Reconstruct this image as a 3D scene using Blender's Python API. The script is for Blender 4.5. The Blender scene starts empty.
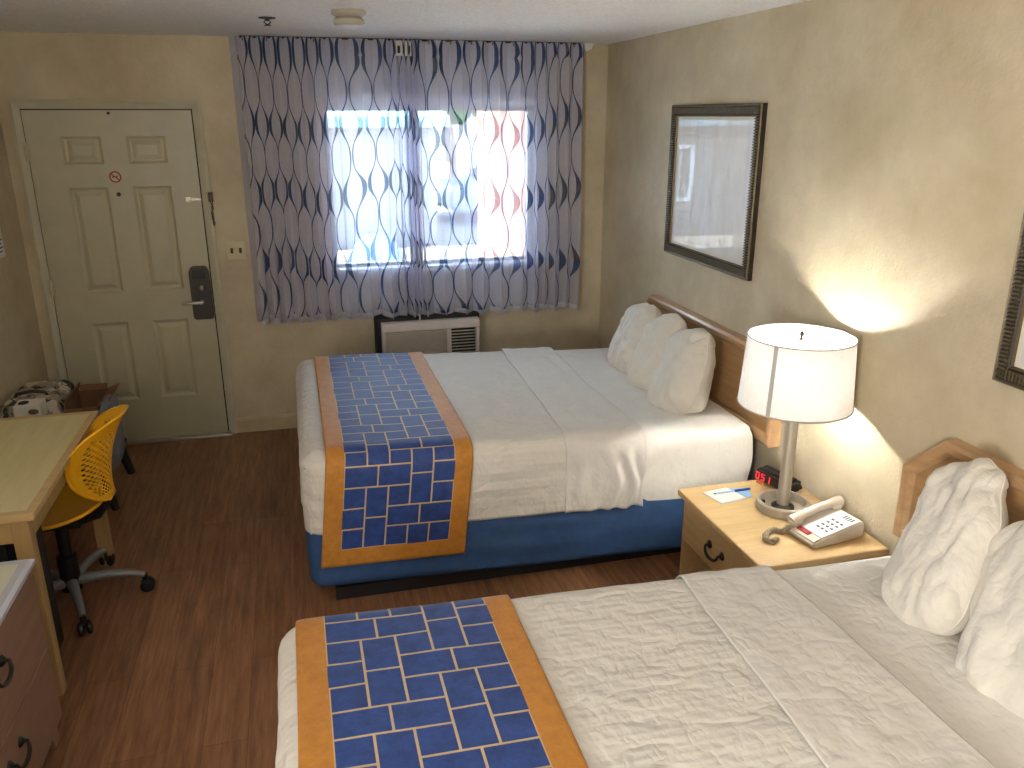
import bpy, bmesh, math, random
from math import sin, cos, pi, radians, sqrt
from mathutils import Vector, Matrix, noise

S = bpy.context.scene
C = S.collection
random.seed(7)

# ------------------------------------------------------------------ camera
cd = bpy.data.cameras.new('camera'); cam = bpy.data.objects.new('camera', cd); C.objects.link(cam)
cd.sensor_width = 36; cd.lens = 819.07 * 36 / 1024; cd.clip_start = .05
cam.location = (0, 0, 1.994)
cam.rotation_euler = (pi / 2 - .3170, .001, -.2570)
S.camera = cam
# ------------------------------------------------------------------ world, lights, exposure
w = bpy.data.worlds.new('sky'); S.world = w; w.use_nodes = True
bg = w.node_tree.nodes['Background']; bg.inputs[0].default_value = (.62, .79, 1, 1); bg.inputs[1].default_value = 17.0
def light(name, kind, loc, energy, color, rot=(0, 0, 0), **k):
    l = bpy.data.lights.new(name, kind); l.energy = energy; l.color = color
    for a, b in k.items(): setattr(l, a, b)
    o = bpy.data.objects.new(name, l); o.location = loc; o.rotation_euler = rot; C.objects.link(o); return o
light('sun', 'SUN', (0, 12, 8), 170.0, (1, .97, .93), (radians(6), radians(-40), 0), angle=.02)
light('room_fill_light', 'AREA', (-1.42, -.7, 1.55), 150, (1, .98, .95), Vector((-.78, -.12, -.6)).to_track_quat('Z', 'Y').to_euler(), shape='RECTANGLE', size=.5, size_y=1.2)  # unseen fill light added behind the camera, aimed at the right wall
S.view_settings.view_transform = 'Standard'; S.view_settings.look = 'None'
S.view_settings.exposure = 0.32; S.view_settings.gamma = 1; S.view_settings.use_curve_mapping = False
try:
    S.cycles.use_denoising = True; S.cycles.max_bounces = 10; S.cycles.diffuse_bounces = 6
    S.cycles.transparent_max_bounces = 24; S.cycles.sample_clamp_indirect = 6; S.cycles.caustics_reflective = False; S.cycles.caustics_refractive = False
except Exception: pass

# ------------------------------------------------------------------ materials
def srgb(r, g, b):
    f = lambda c: (c / 12.92 if c <= .04045 else ((c + .055) / 1.055) ** 2.4)
    return (f(r / 255), f(g / 255), f(b / 255), 1)
class N:
    def __init__(s, name):
        s.m = bpy.data.materials.new(name); s.m.use_nodes = True; s.t = s.m.node_tree; s.n = s.t.nodes
        s.p = s.n['Principled BSDF']; s.out = s.n['Material Output']
    def new(s, t, **k):
        x = s.n.new(t)
        for a, b in k.items(): setattr(x, a, b)
        return x
    def l(s, a, b): s.t.links.new(a, b)
    def set(s, sock, v):
        if hasattr(v, 'is_output'): s.l(v, sock)
        else: sock.default_value = v
    def math(s, op, a, b=None, c=None):
        x = s.new('ShaderNodeMath', operation=op); s.set(x.inputs[0], a)
        if b is not None: s.set(x.inputs[1], b)
        if c is not None: s.set(x.inputs[2], c)
        return x.outputs[0]
    def mix(s, f, a, b):
        x = s.new('ShaderNodeMix', data_type='RGBA'); s.set(x.inputs[0], f); s.set(x.inputs[6], a); s.set(x.inputs[7], b); return x.outputs[2]
    def coord(s, kind='Object', scale=(1, 1, 1)):
        c = s.new('ShaderNodeTexCoord'); m = s.new('ShaderNodeMapping'); s.l(c.outputs[kind], m.inputs[0]); m.inputs['Scale'].default_value = scale; return m.outputs[0]
    def noise(s, v, scale, detail=4, rough=.55):
        x = s.new('ShaderNodeTexNoise'); s.l(v, x.inputs['Vector']); x.inputs['Scale'].default_value = scale; x.inputs['Detail'].default_value = detail; x.inputs['Roughness'].default_value = rough; return x.outputs[0]
    def ramp(s, v, stops):
        x = s.new('ShaderNodeValToRGB'); s.l(v, x.inputs[0]); e = x.color_ramp.elements
        while len(e) < len(stops): e.new(.5)
        for el, (p, c) in zip(e, stops): el.position = p; el.color = c if len(c) == 4 else (*c, 1)
        return x.outputs[0]
    def bump(s, h, strength=.3, dist=.01):
        x = s.new('ShaderNodeBump'); x.inputs['Strength'].default_value = strength; x.inputs['Distance'].default_value = dist; s.l(h, x.inputs['Height']); s.l(x.outputs[0], s.p.inputs['Normal']); return x.outputs[0]
def mat(name, col, rough=.5, metal=0, var=.12, scale=8, bump=0, bscale=60, bdist=.003, stretch=(1, 1, 1), spec=None, coat=0):
    n = N(name); v = n.coord('Object', stretch)
    f = n.noise(v, scale)
    d = tuple(c * (1 - var) for c in col[:3]) + (1,); h = tuple(min(1, c * (1 + var)) for c in col[:3]) + (1,)
    n.l(n.ramp(f, [(.3, d), (.7, h)]), n.p.inputs['Base Color'])
    n.p.inputs['Roughness'].default_value = rough; n.p.inputs['Metallic'].default_value = metal
    if spec is not None: n.p.inputs['Specular IOR Level'].default_value = spec
    if coat: n.p.inputs['Coat Weight'].default_value = coat
    if bump: n.bump(n.noise(n.coord('Object', stretch), bscale, 3), bump, bdist)
    return n.m
def wood(name, a, b, rough=.45, axis=(1, 12, 12), scale=3, coat=0):
    n = N(name); v = n.coord('Object', axis)
    f = n.noise(v, scale, 6, .65)
    n.l(n.ramp(f, [(.3, a), (.68, b)]), n.p.inputs['Base Color']); n.p.inputs['Roughness'].default_value = rough
    n.bump(n.noise(v, scale * 6, 3), .08, .002); n.p.inputs['Coat Weight'].default_value = coat
    return n.m

def wall_mat():
    n = N('wall_paint'); v = n.coord('Object')
    f = n.noise(v, 2.6, 6, .62)
    n.l(n.ramp(f, [(.32, srgb(188, 174, 143)), (.68, srgb(214, 202, 175))]), n.p.inputs['Base Color'])
    n.p.inputs['Roughness'].default_value = .62
    h = n.math('ADD', n.noise(v, 32, 4), n.math('MULTIPLY', n.noise(v, 90, 2), .5)); n.bump(h, .45, .006)
    return n.m
def ceil_mat():
    n = N('ceiling_spray'); v = n.coord('Object')
    n.l(n.ramp(n.noise(v, 60, 3), [(.35, srgb(236, 236, 234)), (.65, srgb(250, 250, 249))]), n.p.inputs['Base Color'])
    n.p.inputs['Roughness'].default_value = .8; n.bump(n.noise(v, 75, 4, .7), .7, .012)
    return n.m
def floor_mat():
    n = N('floor_planks'); c = n.new('ShaderNodeTexCoord')
    m = n.new('ShaderNodeMapping'); n.l(c.outputs['Object'], m.inputs[0]); m.inputs['Rotation'].default_value = (0, 0, pi / 2)
    b = n.new('ShaderNodeTexBrick'); n.l(m.outputs[0], b.inputs['Vector']); b.offset = .37
    b.inputs['Color1'].default_value = (.2, .2, .2, 1); b.inputs['Color2'].default_value = (.8, .8, .8, 1); b.inputs['Mortar'].default_value = (.5, .5, .5, 1)
    b.inputs['Scale'].default_value = 1; b.inputs['Brick Width'].default_value = 1.2; b.inputs['Row Height'].default_value = .145; b.inputs['Mortar Size'].default_value = .0012
    g1 = n.noise(n.coord('Object', (9, .7, 1)), 4.2, 7, .68); g2 = n.noise(n.coord('Object', (1.4, .5, 1)), 2.2, 3)
    t = n.math('ADD', n.math('MULTIPLY', g1, .62), n.math('ADD', n.math('MULTIPLY', g2, .28), n.math('MULTIPLY', b.outputs['Color'], .12)))
    col = n.ramp(t, [(.34, srgb(86, 56, 38)), (.5, srgb(130, 90, 62)), (.66, srgb(166, 120, 86))])
    col = n.mix(n.math('MULTIPLY', b.outputs['Fac'], .55), col, srgb(50, 28, 18))
    n.l(col, n.p.inputs['Base Color']); n.p.inputs['Roughness'].default_value = .42
    n.bump(n.math('SUBTRACT', g1, b.outputs['Fac']), .12, .003)
    return n.m
def curtain_mat():
    n = N('sheer_wave_fabric'); uv = n.new('ShaderNodeUVMap'); sp = n.new('ShaderNodeSeparateXYZ'); n.l(uv.outputs[0], sp.inputs[0])
    L = .41
    u = sp.outputs[0]; k = n.math('ROUND', u); fr = n.math('SUBTRACT', u, k)
    par = n.math('MULTIPLY', n.math('FLOORED_MODULO', k, 2), pi)
    s = n.math('SINE', n.math('ADD', n.math('MULTIPLY', sp.outputs[1], 2 * pi / L), par))
    dist = n.math('ABSOLUTE', n.math('SUBTRACT', fr, n.math('MULTIPLY', s, .31)))
    sw = n.math('POWER', n.math('ABSOLUTE', s), 2.4)
    th = n.math('ADD', n.math('MULTIPLY', sw, .085), .042)
    mask = n.math('LESS_THAN', dist, th)
    hem = n.math('GREATER_THAN', u, -5)   # the plain return carries u below -5
    mask = n.math('MULTIPLY', mask, hem)
    head = n.math('LESS_THAN', sp.outputs[1], .088)
    weave = n.noise(n.coord('Object', (1, 1, .2)), 300, 2)
    blue = n.ramp(n.noise(n.coord('Object'), 5, 2), [(.3, srgb(40, 60, 98)), (.7, srgb(66, 90, 134))])
    white = n.ramp(weave, [(.3, srgb(216, 217, 236)), (.7, srgb(234, 235, 250))])
    col = n.mix(mask, white, blue)
    di = n.new('ShaderNodeBsdfDiffuse'); tl = n.new('ShaderNodeBsdfTranslucent'); tr = n.new('ShaderNodeBsdfTransparent')
    n.l(col, di.inputs[0]); n.l(col, tl.inputs[0])
    a = n.new('ShaderNodeMixShader'); a.inputs[0].default_value = .24; n.l(di.outputs[0], a.inputs[1]); n.l(tl.outputs[0], a.inputs[2])
    b = n.new('ShaderNodeMixShader'); lw = n.new('ShaderNodeLayerWeight'); lw.inputs[0].default_value = .5
    open_ = n.math('MULTIPLY', n.math('SUBTRACT', .52, n.math('MULTIPLY', mask, .27)), n.math('SUBTRACT', 1, n.math('MULTIPLY', lw.outputs['Facing'], .85)))
    n.l(n.math('MULTIPLY', open_, n.math('SUBTRACT', 1, n.math('MULTIPLY', head, .8))), b.inputs[0]); n.l(a.outputs[0], b.inputs[1]); n.l(tr.outputs[0], b.inputs[2])
    n.l(b.outputs[0], n.out.inputs[0]); return n.m
def header_mat():
    n = N('curtain_header_tape'); di = n.new('ShaderNodeBsdfDiffuse'); tl = n.new('ShaderNodeBsdfTranslucent')
    c = n.ramp(n.noise(n.coord('Object'), 60), [(.3, srgb(205, 204, 210)), (.7, srgb(222, 221, 226))]); n.l(c, di.inputs[0]); n.l(c, tl.inputs[0])
    a = n.new('ShaderNodeMixShader'); a.inputs[0].default_value = .35; n.l(di.outputs[0], a.inputs[1]); n.l(tl.outputs[0], a.inputs[2]); n.l(a.outputs[0], n.out.inputs[0]); return n.m
def runner_mat():
    """UV in units of the small square (9 cm); band outside [0,5] is the gold border"""
    n = N('runner_velvet'); uv = n.new('ShaderNodeUVMap'); sp = n.new('ShaderNodeSeparateXYZ'); n.l(uv.outputs[0], sp.inputs[0])
    u, v = sp.outputs[0], sp.outputs[1]; at = n.new('ShaderNodeAttribute', attribute_name='border')
    t = .036
    cx = n.math('FLOOR', u); fx = n.math('SUBTRACT', u, cx)
    odd = n.math('FLOORED_MODULO', cx, 2)
    fy = n.math('FRACT', n.math('ADD', v, 64))
    edge = lambda f, tt=t: n.math('MAXIMUM', n.math('LESS_THAN', f, tt), n.math('GREATER_THAN', f, 1 - tt))
    near = lambda f, c, tt=t: n.math('LESS_THAN', n.math('ABSOLUTE', n.math('SUBTRACT', f, c)), tt)
    even_l = edge(fy)
    wv = n.math('FLOORED_MODULO', n.math('SUBTRACT', v, n.math('SUBTRACT', cx, 1)), 4)
    tall = n.math('LESS_THAN', wv, 3)
    hl = n.math('MAXIMUM', n.math('MAXIMUM', near(wv, 0), near(wv, 4)), n.math('MAXIMUM', near(wv, 1.5), near(wv, 3)))
    vm = n.math('MULTIPLY', near(fx, .5), n.math('SUBTRACT', 1, tall))
    odd_l = n.math('MAXIMUM', n.math('MAXIMUM', hl, vm), n.math('MULTIPLY', edge(fx), tall))
    # the upright seams are drawn on both sides of the column edge
    wl = n.math('FLOORED_MODULO', n.math('SUBTRACT', v, n.math('SUBTRACT', n.math('SUBTRACT', cx, 1), 1)), 4)
    wr = n.math('FLOORED_MODULO', n.math('SUBTRACT', v, cx), 4)
    el = n.math('MULTIPLY', n.math('LESS_THAN', fx, t), n.math('LESS_THAN', wl, 3)); er = n.math('MULTIPLY', n.math('GREATER_THAN', fx, 1 - t), n.math('LESS_THAN', wr, 3))
    even_l = n.math('MAXIMUM', even_l, n.math('MAXIMUM', el, er))
    line = n.math('MAXIMUM', n.math('MULTIPLY', even_l, n.math('SUBTRACT', 1, odd)), n.math('MULTIPLY', odd_l, odd))
    nz = n.noise(n.coord('Object'), 26, 5, .7)
    blue = n.ramp(nz, [(.3, srgb(24, 50, 108)), (.7, srgb(42, 76, 148))]); gold = n.ramp(nz, [(.3, srgb(174, 114, 36)), (.7, srgb(198, 136, 52))])
    thread = srgb(196, 168, 128)
    c = n.mix(line, blue, thread); c = n.mix(n.math('GREATER_THAN', at.outputs['Fac'], .5), c, gold)
    n.l(c, n.p.inputs['Base Color']); n.p.inputs['Roughness'].default_value = .62
    n.p.inputs['Sheen Weight'].default_value = .16; n.p.inputs['Sheen Roughness'].default_value = .4
    n.bump(n.noise(n.coord('Object'), 90, 3), .25, .003); return n.m
def linen(name, col, stripes=0, bump=.25):
    n = N(name); v = n.coord('Object'); nz = n.noise(v, 9, 5, .6)
    d = tuple(c * .93 for c in col[:3]) + (1,)
    n.l(n.ramp(nz, [(.3, d), (.7, col)]), n.p.inputs['Base Color']); n.p.inputs['Roughness'].default_value = .85
    n.p.inputs['Sheen Weight'].default_value = .15
    def ridge(vec, sc, w_):
        q = n.noise(vec, sc, 2, .5); return n.math('MINIMUM', n.math('MULTIPLY', n.math('ABSOLUTE', n.math('SUBTRACT', q, .5)), w_), 1)
    h = n.math('ADD', n.math('MULTIPLY', ridge(n.coord('Object', (1, 1.9, 1)), 5.5, 9), .9), n.math('ADD', n.math('MULTIPLY', ridge(n.coord('Object', (1.7, 1, 1.2)), 12, 7), .45), n.math('MULTIPLY', n.noise(v, 22, 3), .7)))
    if stripes:
        uv = n.new('ShaderNodeUVMap'); sp = n.new('ShaderNodeSeparateXYZ'); n.l(uv.outputs[0], sp.inputs[0])
        st = n.math('SINE', n.math('MULTIPLY', sp.outputs[1], 2 * pi / stripes))
        h = n.math('ADD', h, n.math('MULTIPLY', n.math('SMOOTH_MAX', st, -.4, .5), .11))
    n.bump(h, bump, .012); return n.m
def camo_mat():
    n = N('camouflage_cloth'); a = n.noise(n.coord('Object'), 9, 3); b = n.noise(n.coord('Object', (1.3, 1, 1)), 13, 2)
    c = n.ramp(a, [(.42, srgb(60, 66, 62)), (.46, srgb(160, 150, 130))]); c2 = n.mix(n.math('GREATER_THAN', b, .55), c, srgb(206, 196, 176))
    c3 = n.mix(n.math('LESS_THAN', b, .4), c2, srgb(52, 60, 58)); n.l(c3, n.p.inputs['Base Color']); n.p.inputs['Roughness'].default_value = .9; return n.m
def glass_mat(name='window_glass', spec=.08):
    n = N(name); tr = n.new('ShaderNodeBsdfTransparent'); gl = n.new('ShaderNodeBsdfGlossy'); gl.inputs['Roughness'].default_value = .02
    fr = n.new('ShaderNodeFresnel'); fr.inputs[0].default_value = 1.45
    tint = n.ramp(n.noise(n.coord('Object'), 1.5), [(.2, (.95, .98, .97, 1)), (.8, (.98, 1, .99, 1))]); n.l(tint, tr.inputs[0])
    m = n.new('ShaderNodeMixShader'); n.l(fr.outputs[0], m.inputs[0]); n.l(tr.outputs[0], m.inputs[1]); n.l(gl.outputs[0], m.inputs[2]); n.l(m.outputs[0], n.out.inputs[0]); return n.m
def shade_mat():
    n = N('lamp_shade_cloth'); c = n.ramp(n.noise(n.coord('Object', (1, 1, .3)), 120), [(.3, srgb(236, 234, 228)), (.7, srgb(246, 245, 240))])
    di = n.new('ShaderNodeBsdfDiffuse'); tl = n.new('ShaderNodeBsdfTranslucent'); n.l(c, di.inputs[0]); n.l(c, tl.inputs[0])
    m = n.new('ShaderNodeMixShader'); m.inputs[0].default_value = .044; n.l(di.outputs[0], m.inputs[1]); n.l(tl.outputs[0], m.inputs[2]); n.l(m.outputs[0], n.out.inputs[0]); return n.m
def emit(name, col, strength):
    n = N(name); n.p.inputs['Base Color'].default_value = col; n.p.inputs['Emission Color'].default_value = col
    n.l(n.math('MULTIPLY', n.math('ADD', n.math('MULTIPLY', n.noise(n.coord('Object'), 40), .2), .9), strength), n.p.inputs['Emission Strength']); return n.m

M = dict(
    wall=wall_mat(), ceiling=ceil_mat(), floor=floor_mat(),
    base=mat('baseboard_paint', srgb(188, 172, 138), .5), door=mat('door_paint', srgb(188, 183, 156), .42, var=.05, bump=.1, bscale=50),
    casing=mat('casing_paint', srgb(194, 190, 166), .45, var=.06), gap=mat('gap_shade', srgb(22, 18, 14), .8),
    alu=mat('window_aluminium', srgb(196, 204, 212), .35, .3, var=.05), alud=mat('meeting_rail', srgb(40, 50, 66), .45, .2, var=.08), sill=mat('sill_paint', srgb(214, 220, 226), .4, var=.05),
    curtain=curtain_mat(), header=header_mat(), runner=runner_mat(), glass=glass_mat(), shade=shade_mat(), camo=camo_mat(),
    blanket=linen('striped_blanket', srgb(222, 218, 209), .026, .34), sheet=linen('white_sheet', srgb(222, 218, 211), 0, .24),
    fitted=linen('fitted_sheet', srgb(226, 222, 214), 0, .24), pillow=linen('pillow_case', srgb(228, 223, 212), 0, .26),
    skirt=mat('blue_bed_cover', srgb(46, 80, 128), .8, var=.14, scale=14, bump=.2, bscale=40), black=mat('black_paint', srgb(20, 20, 22), .5, var=.1),
    hb=wood('headboard_wood', srgb(166, 128, 84), srgb(188, 150, 104), .38, (12, 1.2, 12), 2.5, .15), hbrail=wood('headboard_rail_wood', srgb(182, 142, 100), srgb(202, 164, 122), .34, (12, 1.2, 12), 2.5, .2),
    ns=wood('nightstand_wood', srgb(196, 164, 112), srgb(216, 186, 136), .4, (1, 8, 8), 3, .15), nsd=wood('nightstand_front_wood', srgb(186, 152, 102), srgb(206, 174, 124), .42, (6, 1, 10), 3, .1),
    desk=wood('desk_top_wood', srgb(214, 202, 148), srgb(230, 219, 168), .4, (8, 1, 8), 2.2, .1), deskleg=wood('desk_leg_wood', srgb(162, 134, 88), srgb(184, 154, 104), .45, (10, 10, 1), 2.5),
    dresser=wood('dresser_wood', srgb(130, 100, 80), srgb(150, 116, 94), .5, (10, 1, 10), 2.5), dtop=mat('dresser_top_laminate', srgb(214, 214, 190), .35, var=.05), dedge=mat('dresser_top_edging', srgb(190, 192, 200), .35, var=.05),
    bronze=mat('dark_bronze', srgb(50, 44, 38), .38, .7, var=.2, scale=60), nickel=mat('brushed_nickel', srgb(206, 198, 182), .42, .6, var=.08, scale=40, stretch=(1, 1, .05)),
    steel=mat('satin_steel', srgb(196, 194, 186), .28, .9, var=.06), lock=mat('lock_housing', srgb(62, 58, 54), .4, .4, var=.1), lockdark=mat('lock_reader', srgb(22, 24, 28), .3, .1),
    white=mat('white_plastic', srgb(226, 224, 216), .4, var=.04), beige=mat('beige_plastic', srgb(214, 204, 186), .4, var=.05), ivory=mat('ivory_plate', srgb(206, 194, 158), .4, var=.05),
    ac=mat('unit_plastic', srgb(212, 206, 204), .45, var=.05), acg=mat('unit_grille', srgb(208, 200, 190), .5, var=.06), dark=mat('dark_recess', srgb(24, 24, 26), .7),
    paper=mat('paper', srgb(236, 238, 240), .7, var=.03), pblue=mat('pale_blue_paper', srgb(150, 190, 232), .7, var=.05), pen=mat('pen_blue', srgb(34, 78, 160), .3, var=.1), penw=mat('pen_barrel', srgb(196, 212, 236), .3, var=.05),
    red=mat('red_print', srgb(168, 36, 38), .5, var=.1), ink=mat('dark_ink', srgb(66, 66, 70), .6), orange=mat('orange_button', srgb(214, 132, 70), .4), led=emit('red_led', (1, .03, .06, 1), 1.0),
    frame=mat('antique_frame', srgb(46, 39, 30), .45, .3, var=.3, scale=50), framehi=mat('frame_silver_bead', srgb(112, 100, 78), .42, .5, var=.15, scale=60), mount=mat('picture_mount', srgb(226, 220, 204), .7, var=.03),
    yellow=mat('yellow_plastic', srgb(240, 178, 28), .4, var=.06), gray=mat('gray_plastic', srgb(128, 130, 130), .38, .2, var=.06), tyre=mat('black_rubber', srgb(18, 20, 26), .5),
    card=mat('cardboard', srgb(120, 84, 56), .8, var=.12), bag=mat('gray_bag_cloth', srgb(126, 128, 136), .9, var=.25, scale=16, bump=.4, bscale=30), cord=mat('handset_cord', srgb(176, 162, 140), .5, var=.05),
    gold=mat('band_gray', srgb(172, 168, 164), .5, var=.05),
    detector=mat('aged_plastic', srgb(178, 172, 156), .5, var=.05),
    pale=mat('pale_bounce_strip', srgb(226, 224, 218), .85, var=.04, bump=.1),
    concrete=mat('outdoor_concrete', srgb(70, 69, 66), .8, var=.06, bump=.2), stucco=mat('outdoor_stucco', srgb(104, 106, 108), .85, var=.04), terra=mat('terracotta_stucco', srgb(104, 68, 58), .85, var=.06), leaf=mat('tree_leaves', srgb(52, 86, 40), .7, var=.4, scale=6), bark=mat('tree_bark', srgb(104, 84, 66), .9), eave=mat('blue_eave', srgb(84, 116, 130), .6), carw=mat('silver_car_paint', srgb(96, 106, 118), .3, .3), cardk=mat('car_window_glass', srgb(40, 56, 74), .15), carb=mat('blue_car_paint', srgb(64, 92, 130), .4, .1),
)
def picture_mat():
    n = N('pale_print_under_glass'); v = n.coord('Object', (1, 3, .8))
    c = n.ramp(n.noise(v, 3.2, 5, .6), [(.3, srgb(226, 220, 210)), (.55, srgb(238, 233, 224)), (.75, srgb(218, 216, 218))])
    n.l(c, n.p.inputs['Base Color']); n.p.inputs['Roughness'].default_value = .5
    n.p.inputs['Coat Weight'].default_value = 1; n.p.inputs['Coat Roughness'].default_value = .02; n.p.inputs['Coat IOR'].default_value = 1.75
    return n.m
M['print'] = picture_mat()

# ------------------------------------------------------------------ mesh helpers
def chain_matrix(p):
    m = Matrix()
    while p: m = p.matrix_basis @ m; p = p.parent
    return m
def obj(name, bm, m, parent=None, smooth=False, world=True, mods=()):
    """link bm as ONE mesh; with a parent, coordinates given in world space are brought into the parent's space"""
    me = bpy.data.meshes.new(name)
    bmesh.ops.recalc_face_normals(bm, faces=bm.faces)
    if parent and world: bm.transform(chain_matrix(parent).inverted())
    bm.to_mesh(me); bm.free()
    for x in (m if isinstance(m, (list, tuple)) else [m]): me.materials.append(M[x] if isinstance(x, str) else x)
    if smooth:
        for p in me.polygons: p.use_smooth = True
    o = bpy.data.objects.new(name, me); C.objects.link(o)
    if parent: o.parent = parent
    if smooth == 'auto':
        try:
            me.set_sharp_from_angle(angle=radians(38))
        except Exception: pass
    for k, a in mods:
        md = o.modifiers.new(k.lower(), k)
        for q, z in a.items(): setattr(md, q, z)
    return o
def tag(o, label, cat, group=None):
    o['label'] = label; o['category'] = cat
    if group: o['group'] = group
    return o
def thing(name, label, cat, loc=(0, 0, 0), rotz=0, group=None):
    o = bpy.data.objects.new(name, None); C.objects.link(o); o.location = loc; o.rotation_euler = (0, 0, rotz); o.empty_display_size = .1
    return tag(o, label, cat, group)
def struct(name, bm, m, parent=None, **k):
    o = obj(name, bm, m, parent, **k)
    if not parent: o['kind'] = 'structure'
    return o
def B(): return bmesh.new()
def box(bm, x0, x1, y0, y1, z0, z1, mi=0, bevel=0, seg=2, mtx=None):
    r = bmesh.ops.create_cube(bm, size=1)['verts']
    for v in r: v.co = Vector(((x0 + x1) / 2 + v.co.x * (x1 - x0), (y0 + y1) / 2 + v.co.y * (y1 - y0), (z0 + z1) / 2 + v.co.z * (z1 - z0)))
    vs = set(r); fs = list({f for v in r for f in v.link_faces})
    for f in fs: f.material_index = mi
    if bevel:
        n0 = set(bm.verts)
        e = list({e for v in r for e in v.link_edges})
        q = bmesh.ops.bevel(bm, geom=e, offset=bevel, segments=seg, affect='EDGES', profile=.6)
        vs = {v for v in q['verts']} | {v for v in vs if v.is_valid}
        for f in q['faces']: f.material_index = mi
    if mtx is not None: bmesh.ops.transform(bm, matrix=mtx, verts=[v for v in vs if v.is_valid])
    return bm
def lathe(bm, prof, c=(0, 0, 0), seg=32, mi=0, close=False):
    rings = []
    for r, z in prof:
        rings.append([bm.verts.new((c[0] + r * cos(2 * pi * i / seg), c[1] + r * sin(2 * pi * i / seg), c[2] + z)) for i in range(seg)] if r > 1e-5 else [bm.verts.new((c[0], c[1], c[2] + z))])
    rr = list(zip(rings, rings[1:])) + ([(rings[-1], rings[0])] if close else [])
    for a, b in rr:
        for i in range(seg):
            j = (i + 1) % seg
            if len(a) == 1 and len(b) == 1: continue
            if len(a) == 1: f = bm.faces.new((a[0], b[i], b[j]))
            elif len(b) == 1: f = bm.faces.new((a[i], a[j], b[0]))
            else: f = bm.faces.new((a[i], a[j], b[j], b[i]))
            f.material_index = mi
    return bm
def tube(bm, pts, r, seg=8, mi=0, cap=True):
    pts = [Vector(p) for p in pts]; rings = []
    up = None
    for i, p in enumerate(pts):
        d = (pts[min(i + 1, len(pts) - 1)] - pts[max(i - 1, 0)]).normalized()
        if up is None: up = Vector((0, 0, 1)) if abs(d.z) < .9 else Vector((1, 0, 0))
        a = d.cross(up).normalized(); up = a.cross(d).normalized(); rad = r[i] if isinstance(r, (list, tuple)) else r
        rings.append([bm.verts.new(p + rad * (a * cos(2 * pi * k / seg) + up * sin(2 * pi * k / seg))) for k in range(seg)])
    for a, b in zip(rings, rings[1:]):
        for k in range(seg):
            f = bm.faces.new((a[k], a[(k + 1) % seg], b[(k + 1) % seg], b[k])); f.material_index = mi
    if cap:
        for q in (rings[0], rings[-1]):
            f = bm.faces.new(q); f.material_index = mi
    return bm
def prism(bm, poly, axis, a, b, mi=0):
    """extrude a 2-D outline (in the two other axes' order) from a to b along an axis"""
    def P(u, v, t): return {0: (t, u, v), 1: (u, t, v), 2: (u, v, t)}[axis]
    A = [bm.verts.new(P(u, v, a)) for u, v in poly]; Bv = [bm.verts.new(P(u, v, b)) for u, v in poly]
    n = len(poly); fs = [bm.faces.new(A), bm.faces.new(Bv[::-1])] + [bm.faces.new((A[i], A[(i + 1) % n], Bv[(i + 1) % n], Bv[i])) for i in range(n)]
    for f in fs: f.material_index = mi
    return bm
def ball(bm, c, r, seg=16, rings=10, scale=(1, 1, 1), mi=0):
    m = Matrix.Translation(c) @ Matrix.Diagonal((*scale, 1))
    for v in bmesh.ops.create_uvsphere(bm, u_segments=seg, v_segments=rings, radius=r, matrix=m)['verts']:
        for f in v.link_faces: f.material_index = mi
    return bm
def grid(bm, nu, nv, fn, uvfn=None, closed=False):
    """fn(i,j) -> point; returns the vertex table"""
    V = [[bm.verts.new(fn(i, j)) for j in range(nv)] for i in range(nu)]
    ul = bm.loops.layers.uv.verify() if uvfn else None
    for i in range(nu - 1):
        for j in range(nv - 1):
            f = bm.faces.new((V[i][j], V[i + 1][j], V[i + 1][j + 1], V[i][j + 1]))
            if uvfn:
                for lp, (a, b) in zip(f.loops, ((i, j), (i + 1, j), (i + 1, j + 1), (i, j + 1))): lp[ul].uv = uvfn(a, b)
    return V
def nz(x, y, z=0): return noise.noise(Vector((x, y, z)))

# ------------------------------------------------------------------ room shell
XL, XR, YB, YF, ZC = -1.535, 2.05, 5.356, -2.4, 2.427
WX0, WX1, WZ0, WZ1 = .22, 1.56, 1.045, 2.05
struct('floor', box(B(), XL - .1, XR + .1, YF - .1, YB + .15, -.08, 0), 'floor')
struct('ceiling', box(B(), XL - .1, XR + .1, YF - .1, YB + .15, ZC, ZC + .08), 'ceiling')
struct('wall_left', box(B(), XL - .1, XL, YF, YB + .15, 0, ZC), 'wall')
struct('wall_right', box(B(), XR, XR + .1, YF, YB + .15, 0, ZC), 'wall')
struct('wall_front', box(B(), XL - .1, XR + .1, YF - .1, YF, 0, ZC), 'wall')
def holed_wall():
    bm = B(); xs = [XL, WX0, WX1, XR]; zs = [0, WZ0, WZ1, ZC]
    for y in (YB, YB + .15):
        V = [[bm.verts.new((x, y, z)) for z in zs] for x in xs]
        for i in range(3):
            for j in range(3):
                if (i, j) != (1, 1): bm.faces.new((V[i][j], V[i + 1][j], V[i + 1][j + 1], V[i][j + 1]))
        if y == YB: A = V
    for (a, b) in (((1, 1), (2, 1)), ((2, 1), (2, 2)), ((2, 2), (1, 2)), ((1, 2), (1, 1))):
        bm.faces.new((A[a[0]][a[1]], A[b[0]][b[1]], V[b[0]][b[1]], V[a[0]][a[1]]))
    return bm
struct('wall_back', holed_wall(), 'wall')
def baseb(poly, axis, a, b): return prism(B(), poly, axis, a, b)
struct('baseboard_back', baseb([(YB, 0), (YB - .016, 0), (YB - .016, .085), (YB - .008, .1), (YB, .1)], 0, -.475, XR), 'base')
struct('baseboard_right', baseb([(XR, 0), (XR - .014, 0), (XR - .014, .085), (XR - .007, .1), (XR, .1)], 1, YF, YB - .016), 'base')
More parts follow.
